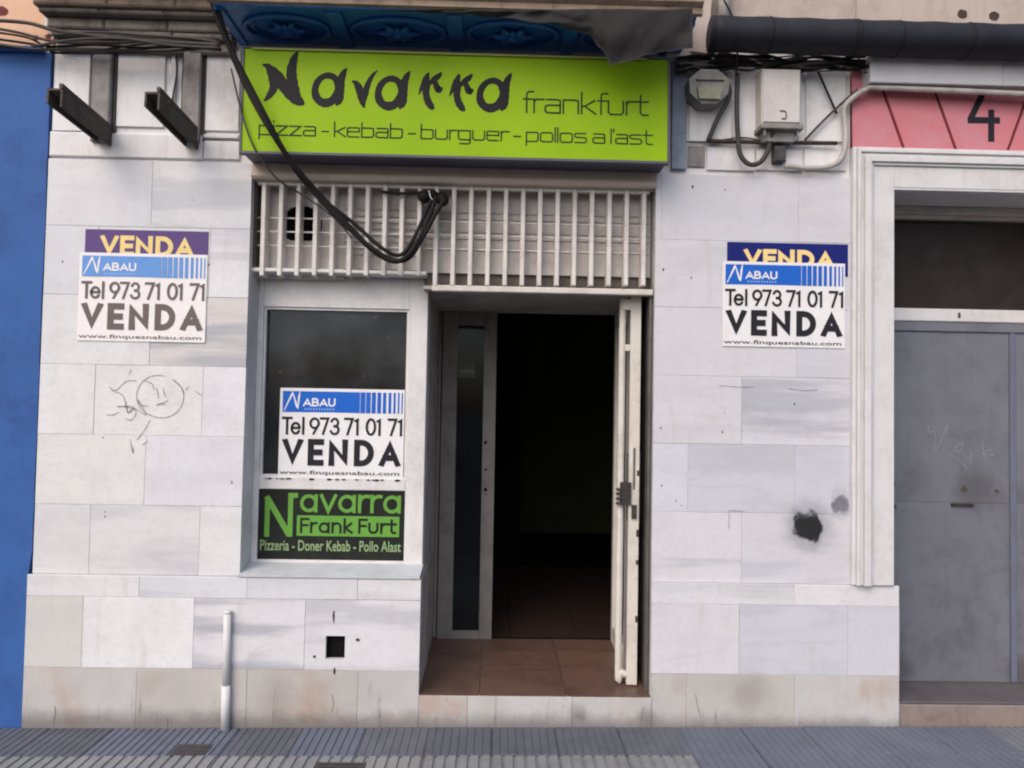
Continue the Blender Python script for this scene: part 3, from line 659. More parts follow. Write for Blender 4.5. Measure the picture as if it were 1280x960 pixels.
box('sheet', X(573, 460, DY), X(594, 460, DY), DY+.0025, DY+.0045, Z(583, 472, DY), Z(583, 453, DY), worn('faded_sticker', (.10, .11, .09, 1), (.04, .045, .04, 1), .6, 25), stk)
box('print', X(575, 460, DY), X(592, 460, DY), DY+.0015, DY+.0024, Z(583, 466, DY), Z(583, 462.5, DY), worn('sticker_print', (.2, .21, .2, 1), (.05, .05, .05, 1), .6, 25), stk)
# open leaf, hinged at the back right, near edge towards the street
op = thing('open_door_leaf', 'cream glazed door leaf swung open towards the street with a long tube handle', 'door leaf')
near = .13; ox = X(792.5, 600, near); hx = XD1-.035
Lw = math.hypot(ox-hx, DY-.02-near); ang = math.atan2(DY-.02-near, hx-ox)
zt0, zt1 = Z(795, 856, near), Z(795, 371, near)
oz1 = zt1
def leafbox(name, u0, u1, v0, v1, z0, z1, mat, par=op, bev=0.0):     # u from the near edge to the hinge, v across the thickness (left negative)
    o = box(name, u0, u1, v0, v1, z0, z1, mat, par, bev)
    for v in o.data.vertices:
        x, y, z = v.co; v.co = (ox+math.cos(ang)*x+math.sin(ang)*y, near+math.sin(ang)*x-math.cos(ang)*y, z)
    return o
T = .027
for u0, u1 in ((0, .16), (Lw-.075, Lw)): leafbox('stile', u0, u1, -T, T, zt0, zt1, 'cream')
leafbox('rail', .1605, Lw-.0755, -T+.002, T-.002, zt1-.09, zt1, 'cream'); leafbox('rail', .1605, Lw-.0755, -T+.002, T-.002, zt0, zt0+.10, 'cream')
leafbox('pane', .1605, Lw-.0755, -.004, .002, zt0+.1005, zt1-.0905, 'glassdoor')
leafbox('edge_plate', -.0022, -.0002, -.006, .006, Z(795, 612, near), Z(795, 560, near), 'plate')
leafbox('lock_plate', .012, .055, T+.0002, T+.008, Z(795, 655, near), Z(795, 565, near), 'lock')
leafbox('lock_plate', .006, .05, -T-.008, -T-.0002, Z(795, 650, near), Z(795, 567, near), 'plate')
leafbox('lock_body', -.012, .050, -T-.046, -T+.012, Z(795, 631, near), Z(795, 603, near), 'lock', op, .004)
for k, dz in enumerate((-.045, -.02, .006, .030)):
    leafbox('lock_bolt', -.018, .02, -T-.066, -T-.008, Z(795, 620, near)+dz, Z(795, 620, near)+dz+.009, 'lock')
leafbox('latch', -.012, -.0023, -.012, .014, Z(795, 648, near), Z(795, 631, near), 'lock')
for z in (588, 662, 700, 770): leafbox('paint_chip', -.0010, -.0001, .015, .0265, Z(795, z+random.uniform(3, 9), near), Z(795, z, near), 'rust')
# long tube handle standing off the left face
def leafpt(u, v, z): return (ox+math.cos(ang)*u-math.sin(ang)*(-v)*1.0, near+math.sin(ang)*u+math.cos(ang)*(-v), z)
def lp(u, v, z): return Vector((ox+math.cos(ang)*u+math.sin(ang)*v, near+math.sin(ang)*u-math.cos(ang)*v, z))
hv = -T-.040
zt_, zb_ = Z(782, 386, near), Z(782, 843, near)
tube('tube_handle', [lp(.03, -T, zt_+.030), lp(.03, hv+.012, zt_+.008), lp(.03, hv, zt_-.02), lp(.03, hv, (zt_+zb_)/2), lp(.03, hv, zb_+.03), lp(.03, hv+.010, zb_+.006), lp(.03, -T, zb_-.012)], .0185, 'cream', op, 8, 12)
for py in (434,): leafbox('handle_bracket', .018, .042, hv+.01, -T-.0002, Z(782, py+4, near), Z(782, py-4, near), 'cream')
leafbox('top_bracket', -.001, .05, -T-.045, -T-.0002, Z(782, 387, near), Z(782, 374, near), 'cream', op, .003)
for z in (zt0+.25, zt1-.25):
    tube('hinge', [(hx+.012, DY-.012, z-.05), (hx+.012, DY-.012, z+.05)], .009, 'lock', op, 1, 8)

# ================================================================== BALCONY above
bal = thing('balcony', 'old stone balcony with a blue painted moulded underside above the shop sign', 'balcony')
BZ = 3.47; BF = -.40
bx0, bx1 = X(265, 12, BF), X(872, 12, BF)
box('slab', bx0, bx1, BF, .0, BZ+.03, BZ+.16, 'stone', bal)
box('soffit', bx0+.003, bx1-.003, BF+.012, -.0015, BZ, BZ+.0298, 'navy', bal)
# front and side mouldings
bm = bmesh.new(); prism_yz(bm, [(BF-.002, BZ-.006), (BF-.020, BZ+.0), (BF-.020, BZ+.028), (BF-.045, BZ+.045), (BF-.045, BZ+.12), (BF-.002, BZ+.16)], bx0-.02, bx1+.02); link('front_moulding', bm, 'stone_brown', bal)
box('soffit_rim', bx0+.004, bx1-.004, BF-.0015, BF+.03, BZ-.012, BZ-.0005, 'navy', bal, .003)
box('soffit_rim', bx0-.002, bx0+.035, BF+.031, -.002, BZ-.014, BZ-.0005, 'navy', bal)
cells = [X(q, 38, -.2) for q in (290, 425, 570, 712, 850)]
for q in cells[1:]: box('cross_rib', q-.035, q+.035, BF+.031, -.002, BZ-.022, BZ-.0005, 'navy', bal, .006)
for i in range(4):
    cx = (cells[i]+cells[i+1])/2; cy = (BF+0)/2+.015; rx = (cells[i+1]-cells[i])/2-.06; ry = .125
    bm = bmesh.new()
    addtube(bm, [Vector((cx+rx*math.cos(a), cy+ry*math.sin(a), BZ-.006)) for a in [2*PI*k/40 for k in range(41)]], .013, 8)
    addtube(bm, [Vector((cx+rx*.8*math.cos(a), cy+ry*.78*math.sin(a), BZ-.003)) for a in [2*PI*k/40 for k in range(41)]], .007, 6)
    link('oval_moulding', bm, 'navy', bal, True)
    bm = bmesh.new()
    for k in range(12):
        a = 2*PI*k/12; L = .46*(1 if k % 2 == 0 else .7)
        addtube(bm, [Vector((cx+rx*L*t*math.cos(a), cy+ry*L*1.3*t*math.sin(a), BZ-.012-.008*math.sin(PI*t))) for t in (.15, .35, .6, .85, 1)], lambda t: .004+.013*math.sin(PI*min(t*.9+.05, 1)), 6)
    bmesh.ops.create_icosphere(bm, subdivisions=2, radius=.026, matrix=Matrix.Translation((cx, cy, BZ-.018)))
    link('rosette', bm, 'navy', bal, True)
# stone cornice left of the balcony
cor = thing('stone_cornice', 'weathered grey stepped stone cornice left of the blue balcony underside', 'cornice')
cx0, cx1 = X(70, 50, -.04), bx0-.024
prof = [(.0, 60, 50), (-.07, 50, 40), (-.12, 40, 30), (-.17, 30, 24), (-.22, 24, 10), (-.29, 10, -14)]
zz = Z(170, 64, -.03); steps = [(-.035, .055), (-.075, .03), (-.085, .055), (-.14, .022), (-.17, .05), (-.215, .03), (-.27, .12)]
for i, (yy, hh) in enumerate(steps):
    xe = -.012*i
    xs_ = [cx0+xe]+[cx0+(cx1-cx0)*t+random.uniform(-.05, .05) for t in (.33, .7)]+[cx1]
    for a, b in zip(xs_, xs_[1:]):
        o = box('cornice_stone', a+.001, b-.001, yy+random.uniform(-.002, .002), .0, zz+.0006, zz+hh, 'stone' if i < 4 else 'stone_brown', cor, min(.008, hh*.3))
    zz += hh
box('corner_block', cx0-.10, cx0+.12, -.31, -.271, zz-.05, zz+.06, 'cream', cor, .01)

# grey tarpaulin
bm = bmesh.new(); TY = BF-.055
topc = [(470, 12), (560, 12), (620, 12), (680, 12), (740, 11), (790, 11), (830, 12), (866, 10)]
botc = [(470, 13.5), (560, 17), (620, 23), (680, 31), (738, 47), (790, 76), (830, 66), (866, 62)]
def interp(C, x):
    for (a, b), (c, d) in zip(C, C[1:]):
        if a <= x <= c: t = (x-a)/(c-a); t = t*t*(3-2*t); return b+(d-b)*t
    return C[-1][1]
NX, NZ = 140, 22; G = []
for i in range(NX+1):
    px = 470+(866-470)*i/NX; tp = interp(topc, px)
    bt = interp([(470, 13.5), (560, 17), (620, 22), (680, 29), (735, 42), (750, 60), (765, 80), (785, 77), (812, 68), (835, 64), (866, 60)], px)+1.8*mnoise.noise(Vector((i*.13, 0, 5)))+.6*mnoise.noise(Vector((i*.5, 2, 5)))
    colv = []
    for j in range(NZ+1):
        t = j/NZ; fold = .035*t*mnoise.noise(Vector((px*.022, t*1.6, 3)))+.006*mnoise.noise(Vector((px*.05+t*1.5, t*1.6, 8)))+.0015*mnoise.noise(Vector((px*.16, t*7, 1)))+.03*t*t
        colv.append(bm.verts.new(at(px, tp+(bt-tp)*t, TY+fold)))
    G.append(colv)
for i in range(NX):
    for j in range(NZ): bm.faces.new((G[i][j], G[i+1][j], G[i+1][j+1], G[i][j+1]))
bmesh.ops.solidify(bm, geom=bm.faces[:], thickness=.003)
tp = link('tarpaulin', bm, 'tarp', None, True); tag(tp, 'grey tarpaulin sagging from the balcony edge over the right end of the sign', 'tarpaulin')

# ================================================================== SHOP SIGN
sg = thing('shop_sign', 'lime green light box sign lettered Navarra frankfurt above the doorway', 'shop sign')
SY = -.185
a, b, c, d = at(302, 57, SY), at(839, 72, SY), at(836, 206, SY), at(299, 192, SY)
sx0, sx1 = (a.x+d.x)/2, (b.x+c.x)/2; sz1 = (a.z+b.z)/2; sz0 = (Z(300, 192, SY)+Z(836, 207, SY))/2+.004
bm = bmesh.new(); addbox(bm, sx0+.010, sx1-.010, SY+.014, -.004, sz0+.012, sz1-.006); link('casing', bm, 'rim', sg)
rimw = .016
box('rim_bar', sx0, sx1, SY, SY+.03, sz1-.010, sz1, 'rim', sg, .003); box('rim_bar', sx0, sx1, SY, SY+.03, sz0, sz0+rimw, 'rim', sg, .003)
box('rim_bar', sx0, sx0+.010, SY+.001, SY+.03, sz0+rimw, sz1-.0105, 'rim', sg); box('rim_bar', sx1-.010, sx1, SY+.001, SY+.03, sz0+rimw, sz1-.0105, 'rim', sg)
box('face_panel', sx0+.0102, sx1-.0102, SY+.007, SY+.0135, sz0+rimw+.0005, sz1-.0108, 'lime', sg)
box('cover_lip', sx0+.05, sx1-.12, SY-.004, SY-.0005, sz1-.017, sz1-.009, worn('lime_lip', (.36, .42, .10, 1), (.2, .25, .05, 1), .5, 9), sg)
FY = SY+.0066
def brush(parts, nm='letter'):
    bm = bmesh.new()
    for k, P in enumerate(parts):
        Q = []
        for (x, y, w) in P: p = at(x, y, FY); Q.append(Vector((p.x, p.z, w/255.)))
        if len(Q) > 2 and (Q[0]-Q[-1]).length > 1e-6:
            S_ = spline(Q, 6)
        elif len(Q) > 2: S_ = Q
        else: S_ = Q
        wob = [Vector((q.x, q.y, q.z*(1+.06*math.sin(i*1.7+k)))) for i, q in enumerate(S_)]
        if (Q[0]-Q[-1]).length < 1e-6: wob[-1] = wob[0].copy()
        ribbon(bm, [(q.x, q.y, q.z) for q in wob], 0, FY-.0002*k, False)
    return link(nm, bm, 'black', sg)
def ell(cx, cy, rx, ry, w, rot=0, n=22):
    out = []
    for k in range(n+1):
        a = 2*PI*k/n; x, y = rx*math.cos(a), ry*math.sin(a); r_ = R(rot)
        out.append((cx+x*math.cos(r_)-y*math.sin(r_), cy+x*math.sin(r_)+y*math.cos(r_), w*(1+.18*math.sin(a+.6))))
    out[-1] = out[0]; return out
def zc(L, ox_=290, s=4.0): return [(x/s+ox_, y/s+(70 if ox_ == 470 else 0), w/s) for x, y, w in L]
brush([zc([(152, 322, 8), (185, 338, 36), (207, 395, 50), (208, 440, 42), (185, 480, 30), (160, 506, 8)]), zc([(170, 322, 16), (215, 365, 50), (265, 435, 62), (315, 490, 60), (345, 512, 40), (362, 522, 10)]), zc([(330, 258, 8), (312, 290, 34), (298, 350, 50), (302, 410, 54), (318, 470, 48), (335, 505, 30), (340, 520, 10)])])
def aa(dx=0, dy=0, s=1.0):
    return [[(x+dx, y+dy, w) for x, y, w in L] for L in (ell(408.5, 111.5, 14.5, 17.5, 9.5, 18), zc([(575, 340, 6), (560, 362, 28), (545, 400, 40), (540, 450, 44), (537, 500, 36), (520, 528, 10)]))]
brush(aa())
brush([zc([(600, 405, 8), (622, 418, 30), (640, 455, 42), (652, 505, 34), (662, 540, 8)]), zc([(652, 528, 14), (662, 480, 34), (680, 420, 28), (705, 375, 18), (728, 352, 5)])])
brush(aa(79, 4))
def rrr(dx=0, dy=0):
    L_ = [[(360, 325, 8), (385, 270, 34), (415, 200, 48), (445, 140, 22)], [(430, 170, 40), (425, 250, 62), (422, 320, 58), (440, 385, 62), (470, 430, 52), (492, 445, 16)], [(440, 250, 24), (485, 200, 46), (525, 170, 46), (552, 138, 16)], [(490, 200, 36), (508, 250, 52), (525, 285, 54), (548, 275, 40), (562, 268, 10)]]
    return [[(x+dx, y+dy, w) for x, y, w in zc(q, 470, 6.737)] for q in L_]
def zc2(L): return L
brush(rrr()); brush(rrr(38.5, 2)); brush(aa(206, 6.5))
# thin technical lettering
def line(text, pa, pb, xh, w, mat='lettergrey', track=.0):
    A, B = at(pa[0], pa[1], FY), at(pb[0], pb[1], FY); z = (A.z+B.z)/2
    write(text, TECH, A.x, B.x, z, xh, w, FY-.0006, mat, sg, track)
line('frankfurt', (653, 141), (811, 145.5), .112, .0085)
line("pizza - kebab - burguer - pollos a l'ast", (323, 168.5), (816, 182), .078, .0072)

# ================================================================== POSTERS
def poster(px0, px1, py0, py1, Y, faded, label, glue=None, blue2=False, rot=0.0):
    p = thing('for_sale_poster', label, 'poster', 'for sale posters of the estate agent')
    cx, cy = (px0+px1)/2, (py0+py1)/2
    x0, x1 = X(px0, cy, Y), X(px1, cy, Y); z0, z1 = Z(cx, py1, Y), Z(cx, py0, Y); w, hh = x1-x0, z1-z0
    ink = 'inkfade' if faded else 'ink'; blue = 'pbluef' if faded else 'pblue'; paper = 'paperwarm' if faded else 'paper'
    # slightly cockled sheet
    bm = bmesh.new(); N = 12
    f = lambda u, v: .0009*math.sin(u*9+1)*math.sin(v*7)
    g = [[bm.verts.new((x0+w*i/N, Y-.0011-f(i/N, j/N), z0+hh*j/N)) for j in range(N+1)] for i in range(N+1)]
    for i in range(N):
        for j in range(N): bm.faces.new((g[i][j], g[i+1][j], g[i+1][j+1], g[i][j+1]))
    link('sheet', bm, paper, p)
    addb = bmesh.new(); addbox(addb, x0+.001, x1-.001, Y, Y+.0012, z0+.001, z1-.001); link('backing', addb, paper, p)
    y = Y-.0026; U = lambda u: x0+w*u; V = lambda v: z0+hh*v
    bm = bmesh.new(); quadxz(bm, U(.022), U(.60), V(.73), V(.965), y)
    us = [.60, .645, .69, .735, .78, .825, .87, .91, .945, .975]; wd = [.040, .039, .036, .033, .030, .026, .022, .017, .013, .010]
    link('header', bm, blue, p)
    for k in range(10):
        bm = bmesh.new(); quadxz(bm, U(us[k]-.004 if k == 0 else us[k]), U(us[k]+wd[k]), V(.73), V(.965), y-.0003); link('stripe', bm, blue, p)
    y2 = y-.0006; ww = w
    bm = bmesh.new()
    for k, P in enumerate(([(.035, .745), (.095, .93), (.103, .955)], [(.098, .96), (.135, .80), (.145, .765)], [(.145, .765), (.152, .90), (.160, .965)])):
        ribbon(bm, [(U(a), V(b), [.004, .011, .003][i]*1.0) for i, (a, b) in enumerate(P)], 0, y2-.0001*k, False)
    link('logo', bm, paper, p)
    write('ABAU', GEO, U(.185), U(.445), V(.795), hh*.095, .0085, y2, paper, p, .14)
    bm = bmesh.new()
    for k in range(11): quadxz(bm, U(.20+k*.0225), U(.20+k*.0225+.011), V(.755), V(.775), y2)
    link('small_print', bm, worn('print_pale_blue', (.25, .42, .72, 1), (.2, .36, .66, 1), .4, 30) if 'pp' not in M else M['pp'], p)
    write('Tel 973 71 01 71', GEO, U(.02), U(.985), V(.475), hh*.20, .0125, y2, ink, p, .04)
    write('VENDA', GEO, U(.03), U(.975), V(.13), hh*.30, .0315, y2, ink, p, .46, 'letter', True)
    bfont('www.finquesnabau.com', U(.01), U(.97), V(.018), V(.075), y2, ink, p, 'lettering', .006)
    return p
poster(98, 258, 317, 427, -.004, True, 'faded white and pale blue VENDA poster on the left marble pillar')
poster(903, 1056, 328, 434, -.004, False, 'white and bright blue VENDA poster on the right marble pillar')
poster(349, 505, 486, 597, REC+.008, False, 'white and blue VENDA poster stuck inside the lower part of the shop window')
def banner(px0, px1, py0, py1, mat, label, ty0, ty1, tx0, tx1):
    p = thing('old_poster', label, 'poster')
    Y = -.0018; cx = (px0+px1)/2
    x0, x1 = X(px0, py0, Y), X(px1, py0, Y); z0, z1 = Z(cx, py1, Y), Z(cx, py0, Y)
    box('sheet', x0, x1, Y-.0006, Y+.0006, z0-.05, z1, mat, p)
    write('VENDA', GEO, X(tx0, ty0, Y), X(tx1, ty0, Y), Z(cx, ty1, Y), Z(cx, ty0, Y)-Z(cx, ty1, Y), .024, Y-.0012, 'pyellow', p, .26, 'letter', True)
banner(107, 261, 288, 320, 'ppurple', 'faded purple poster with cream VENDA letters half covered on the left pillar', 295, 321, 126, 243)
banner(909, 1060, 304, 332, 'pnavy', 'dark navy poster with yellow VENDA letters half covered on the right pillar', 312, 335, 930, 1043)

# Navarra panel in the lower window
np_ = thing('window_panel_sign', 'black panel with green Navarra Frank Furt lettering under the shop window pane', 'sign')
PY = REC+.012
qx0, qx1, qz0, qz1 = gx0+.0015-.010, gx1-.0015, pz0-.001, pz1+.001
qx0 = X(316, 655, PY); qx1 = X(508, 655, PY)
box('panel', gx0+.0005, gx1-.0005, PY, PY+.02, pz0-.0015, pz1+.0015, 'pblack', np_)
def pw(px, py): return at(px, py, PY)
y = PY-.0008
yb = Z(430, 641, PY); write('avarra', RND, X(375, 630, PY), X(501, 630, PY), yb, (Z(430, 618.5, PY)-yb)/.72, .0175, y, 'pgreen', np_, .0, 'letter', True)
bm = bmesh.new(); z0_, z1_ = Z(348, 671, PY), Z(348, 619, PY)
ribbon(bm, [(X(334, 645, PY), z0_), (X(334, 645, PY), z1_-.012)], .026, y, False); ribbon(bm, [(X(334, 645, PY)-.006, z1_-.006), (X(362, 645, PY), z0_+.01)], .030, y-.0002, False); ribbon(bm, [(X(363, 645, PY), z0_+.002), (X(363, 645, PY), z1_), (X(372, 645, PY), z1_+.001)], .026, y-.0004, False)
link('letter', bm, 'pgreen', np_)
bm = bmesh.new(); quadxz(bm, X(371, 658, PY), X(499, 658, PY), Z(435, 670.5, PY), Z(435, 645, PY), y); link('band', bm, 'pgreen', np_)
yb = Z(435, 667, PY); write('Frank Furt', RND, X(375, 658, PY), X(496, 658, PY), yb, Z(435, 648, PY)-yb, .0125, y-.0008, 'pblack', np_, .04)
bfont('Pizzeria - Doner Kebab - Pollo Alast', X(325, 682, PY), X(501, 682, PY), Z(412, 689, PY), Z(412, 675.5, PY), y, 'pgreenpale', np_, 'lettering', .014)

# ================================================================== THINGS ON THE WALL
# projecting steel channels
def channel(A, B, label):
    t = thing('steel_bracket', label, 'bracket', 'rusty steel brackets on the upper left wall')
    A, B = Vector(A), Vector(B); d = (B-A).normalized(); s = Vector((1, 0, 0)); s = (s-d*s.dot(d)).normalized(); u = s.cross(d)
    if u.z < 0: u = -u
    def bar(nm, s0, s1, u0, u1, ext=0):
        bm = bmesh.new(); V = []
        for P in (A, B+d*ext):
            for a_, b_ in ((s0, u0), (s1, u0), (s1, u1), (s0, u1)): V.append(bm.verts.new(P+s*a_+u*b_))
        for f in ((0, 1, 2, 3), (7, 6, 5, 4), (0, 4, 5, 1), (1, 5, 6, 2), (2, 6, 7, 3), (3, 7, 4, 0)): bm.faces.new([V[k] for k in f])
        orient(bm); link(nm, bm, 'steel', t)
    bar('top_plate', -.035, .035, .030, .040); bar('side_plate', .026, .035, -.045, .0295); bar('side_plate', -.035, -.026, -.030, .0295)
    bar('stub', .020, .036, .0425, .062, .004)
channel(at(131, 172, -.005), at(68, 121, -.47), 'rusty steel channel bracket sticking out of the wall beside the blue house')
channel(at(240, 176, -.005), at(190, 125, -.44), 'rusty steel channel bracket sticking out of the wall nearer the green sign')
# plinth pipe stub
pp = thing('pipe_stub', 'short white pipe stub standing against the stained plinth', 'pipe')
a, b, c = at(284.5, 765, -.042), at(282.5, 858, -.045), at(281.5, 909, -.045)
tube('upper_pipe', [a, b], .0180, 'trim', pp, 1, 14); tube('lower_pipe', [b-Vector((0, 0, -.004)), Vector((c.x, c.y, .0))], .0215, 'trim', pp, 1, 14)
tube('rim', [a-Vector((0, 0, .006)), a+Vector((0, 0, .004))], .0195, 'trim', pp, 1, 14)

def blob(px, py, r_, mat, nm, label, cat, Y=-.0015, sx=1, n=14):
    bm = bmesh.new(); c = at(px, py, Y)
    P = [(c.x+sx*r_*math.cos(2*PI*k/n)*random.uniform(.6, 1.2), c.z+r_*math.sin(2*PI*k/n)*random.uniform(.6, 1.2)) for k in range(n)]
    prism_xz(bm, P, Y-.0008, Y+.002); o = link(nm, bm, mat); return tag(o, label, cat)
# spray mark: soft edged paint disc
def spray(name, px, py, r_, dark, label, core=.42, Y=-.003, lim=1.826, nm='spray_mark', cat='paint mark', inner=1):
    m = bpy.data.materials.new(name); m.use_nodes = True; t = m.node_tree; b = t.nodes['Principled BSDF']; b.inputs['Base Color'].default_value = dark; b.inputs['Roughness'].default_value = .6
    g = t.nodes.new('ShaderNodeNewGeometry'); v = t.nodes.new('ShaderNodeVectorMath'); v.operation = 'DISTANCE'; c = at(px, py, Y); v.inputs[1].default_value = c
    nz = t.nodes.new('ShaderNodeTexNoise'); nz.inputs['Scale'].default_value = 19; nz.inputs['Detail'].default_value = 5; t.links.new(g.outputs['Position'], nz.inputs['Vector'])
    t.links.new(g.outputs['Position'], v.inputs[0])
    ad = t.nodes.new('ShaderNodeMath'); ad.operation = 'MULTIPLY_ADD'; t.links.new(nz.outputs['Fac'], ad.inputs[0]); ad.inputs[1].default_value = r_*.75; t.links.new(v.outputs['Value'], ad.inputs[2])
    outs = []
    for lo, hi, am in ((r_*.72, r_*1.0, 1), (r_*.55, r_*1.55, .30)):
        mr = t.nodes.new('ShaderNodeMapRange'); mr.interpolation_type = 'SMOOTHSTEP'; t.links.new(ad.outputs[0], mr.inputs[0])
        for i, k in enumerate((lo, hi, am*(core*inner if am == 1 else core*.9+.05), 0)): mr.inputs[i+1].default_value = k
        outs.append(mr.outputs[0])
    mx = t.nodes.new('ShaderNodeMath'); mx.operation = 'MAXIMUM'; t.links.new(outs[0], mx.inputs[0]); t.links.new(outs[1], mx.inputs[1])
    t.links.new(mx.outputs[0], b.inputs['Alpha'])
    bm = bmesh.new(); n = 24; vs = [bm.verts.new((c.x+min(r_*1.45, max(lim-c.x, .02))*math.cos(2*PI*k/n), Y, c.z+r_*1.3*math.sin(2*PI*k/n))) for k in range(n)]
    f = bm.faces.new(vs); f.normal_update()
    if f.normal.y > 0: f.normal_flip()
    return tag(link(nm, bm, m), label, cat)
spray('black_spray', 1010, 658, .150, (.008, .008, .010, 1), 'round black spray paint blot on the right marble pillar', 1.0)
spray('grey_spray', 1050, 630, .095, (.06, .06, .09, 1), 'faint grey spray smudge beside the door moulding above the black blot', .5)
for px, py, r_ in ((866, 543, 3),): pass
# pencil scribble
gf = thing('pencil_graffiti', 'thin pencil scribble with a circle drawn on the left marble pillar', 'graffiti')
def pen(parts, ox_, oy_, s, w, mat, par, Y=-.0022):
    for k, P in enumerate(parts):
        Q = [at(ox_+x/s, oy_+y/s, Y) for x, y in P]; Q = spline(Q, 5); bm = bmesh.new()
        ribbon(bm, [(q.x, q.z, w*(.6+.5*abs(math.sin(i*.7+k)))) for i, q in enumerate(Q)], 0, Y-.0001*(k % 6), False); link('line', bm, mat, par)
circ = [(640+235*math.cos(a), 365+212*math.sin(a)*(1+.04*math.sin(2*a))) for a in [R(-60+340*k/20) for k in range(21)]]
pen([circ, [(130, 270), (200, 300), (300, 215), (400, 205)], [(150, 300), (260, 350), (300, 440), (320, 520), (380, 480), (330, 460), (210, 465), (300, 470), (400, 490), (500, 545), (420, 400), (450, 450), (520, 460)],
     [(290, 420), (320, 530), (360, 480), (400, 530), (350, 600), (300, 590)], [(605, 280), (615, 330), (625, 385)], [(672, 280), (680, 330), (700, 370)], [(615, 438), (700, 440)], [(600, 455), (720, 405)],
     [(540, 600), (490, 690), (410, 800)], [(340, 790), (368, 930), (372, 870)], [(460, 850), (520, 810)], [(780, 210), (850, 270), (880, 330)], [(990, 310), (1060, 355)], [(100, 545), (160, 550), (230, 520)], [(480, 200), (560, 240), (580, 300)], [(330, 140), (350, 95)], [(900, 300), (930, 260)]],
    120, 450, 8.0, .0028, 'pencil', gf)
sm = thing('scratch_marks', 'thin dark scratches and pock marks on the right marble pillar', 'scratches')
pen([[(0, 0), (14, 1), (30, 2), (44, 1.5)], [(87, 4), (105, 6), (123, 5.5)], [(12, 156), (12.5, 165), (12, 180)], [(13, 156), (22, 156.5), (32, 157)]], 899, 482, 1.0, .0024, 'pencil', sm)
for px, py, r_ in ((906, 237, .006), (866, 233, .009), (826, 535, .007), (827, 607, .006), (829, 337, .008), (864, 347, .007), (993, 505, .006), (903, 540, .006), (906, 516, .004), (845, 626, .005), (852, 632, .004)):
    bm = bmesh.new(); c = at(px, py, -.0015); prism_xz(bm, [(c.x+r_*.6*math.cos(a)*random.uniform(.5, 1.2), c.z+r_*math.sin(a)*random.uniform(.5, 1.3)) for a in [2*PI*k/9 for k in range(9)]], -.0022, .002); link('pock_mark', bm, 'rust', sm)
sl_ = thing('scratch_marks', 'small chips and specks scattered on the left marble pillar below the pencil scribble', 'scratches')
for px, py, r_ in ((129, 547, .006), (131, 646, .007), (131, 640, .004), (290, 603, .009), (78, 327, .008), (261, 331, .007), (241, 250, .004)):
    bm = bmesh.new(); c = at(px, py, -.0015); prism_xz(bm, [(c.x+r_*.5*math.cos(a)*random.uniform(.5, 1.2), c.z+r_*math.sin(a)*random.uniform(.5, 1.3)) for a in [2*PI*k/9 for k in range(9)]], -.0022, .002); link('pock_mark', bm, 'pencil', sl_)
# dust smears and stains low on the plinth: short dark cracks
ck = thing('plinth_cracks', 'short dark upright cracks low on the stained plinth slabs', 'cracks')
pen([[(68, 882), (69, 890), (67, 905)], [(209, 898), (210, 903), (209, 908)], [(415, 868), (417, 880), (414, 890)], [(869, 868), (872, 882), (876, 898)]], 0, 0, 1.0, .0022, 'rust', ck, -.0215)
# rust nails and wall pits
for (px, py) in ((906, 236), (866, 533)):
    pass
# dark chips/rust around the square hole
for px, py, r_, s, ll in ((417, 770, .020, .16, 'thin rust streak just above the square hole in the plinth'), (418, 839, .012, .3, 'rust streak just below the square hole'), (447, 800, .005, 1.8, 'small rust speck right of the square hole'), (393, 821, .005, 1, 'small rust speck left of the square hole')):
    o = blob(px, py, r_*1.6, 'rust', 'rust_stain', ll, 'stain', -.0215, s)
    o['group'] = 'rust stains around the square hole'

# meter and boxes
ob = thing('old_junction_box', 'grimy dark round junction box beside the right end of the sign', 'junction box')
c = at(884, 112, -.06)
bm = bmesh.new(); prism_xz(bm, [(c.x+.105*math.cos(a)*(1 if math.sin(a) < 0 else 1.08), c.z+.095*math.sin(a)) for a in [2*PI*k/8+PI/8 for k in range(8)]], -.10, .0035); link('body', bm, 'boxgrey', ob)
bm = bmesh.new(); prism_xz(bm, [(c.x-.055, c.z-.07), (c.x+.05, c.z-.07), (c.x+.06, c.z-.01), (c.x-.065, c.z-.01)], -.118, -.1005); link('cover', bm, worn('greenish_cover', (.30, .31, .22, 1), (.15, .15, .1, 1), .6, 20), ob)
bm = bmesh.new(); prism_xz(bm, [(c.x-.07, c.z+.03), (c.x+.075, c.z+.03), (c.x+.05, c.z+.075), (c.x-.05, c.z+.075)], -.112, -.1005); link('cap', bm, 'strip', ob)
wb = thing('meter_box', 'ivory rectangular meter box on the wall above the right pillar', 'meter box')
x0, x1, z0, z1 = X(952, 120, -.09), X(1001, 120, -.09), Z(975, 156, -.09), Z(975, 86, -.09)
box('body', x0, x1, -.09, .0035, z0, z1, 'boxwhite', wb, .005); box('lid', x0+.006, x1-.006, -.098, -.0905, z0+.01, z1-.006, 'boxwhite', wb, .003)
box('base', x0-.006, x1+.012, -.10, .0035, z0-.022, z0-.0005, 'boxgrey', wb, .003)
x2 = (x0+x1)/2; box('neck', x0+.02, x1-.02, -.06, .0035, z0-.075, z0-.0225, 'strip', wb)
tube('latch', [(x2, -.1, z0+.03), (x2+.02, -.1, z0+.03), (x2+.02, -.1, z0+.065), (x2-.01, -.1, z0+.068)], .003, 'lock', wb, 3, 6)
tube('peg', [(x0+.02, -.08, z0-.02), (x0+.02, -.08, z0-.06)], .006, 'strip', wb, 1, 8); tube('peg', [(x1-.01, -.08, z0-.02), (x1-.01, -.08, z0-.07)], .005, 'strip', wb, 1, 8)
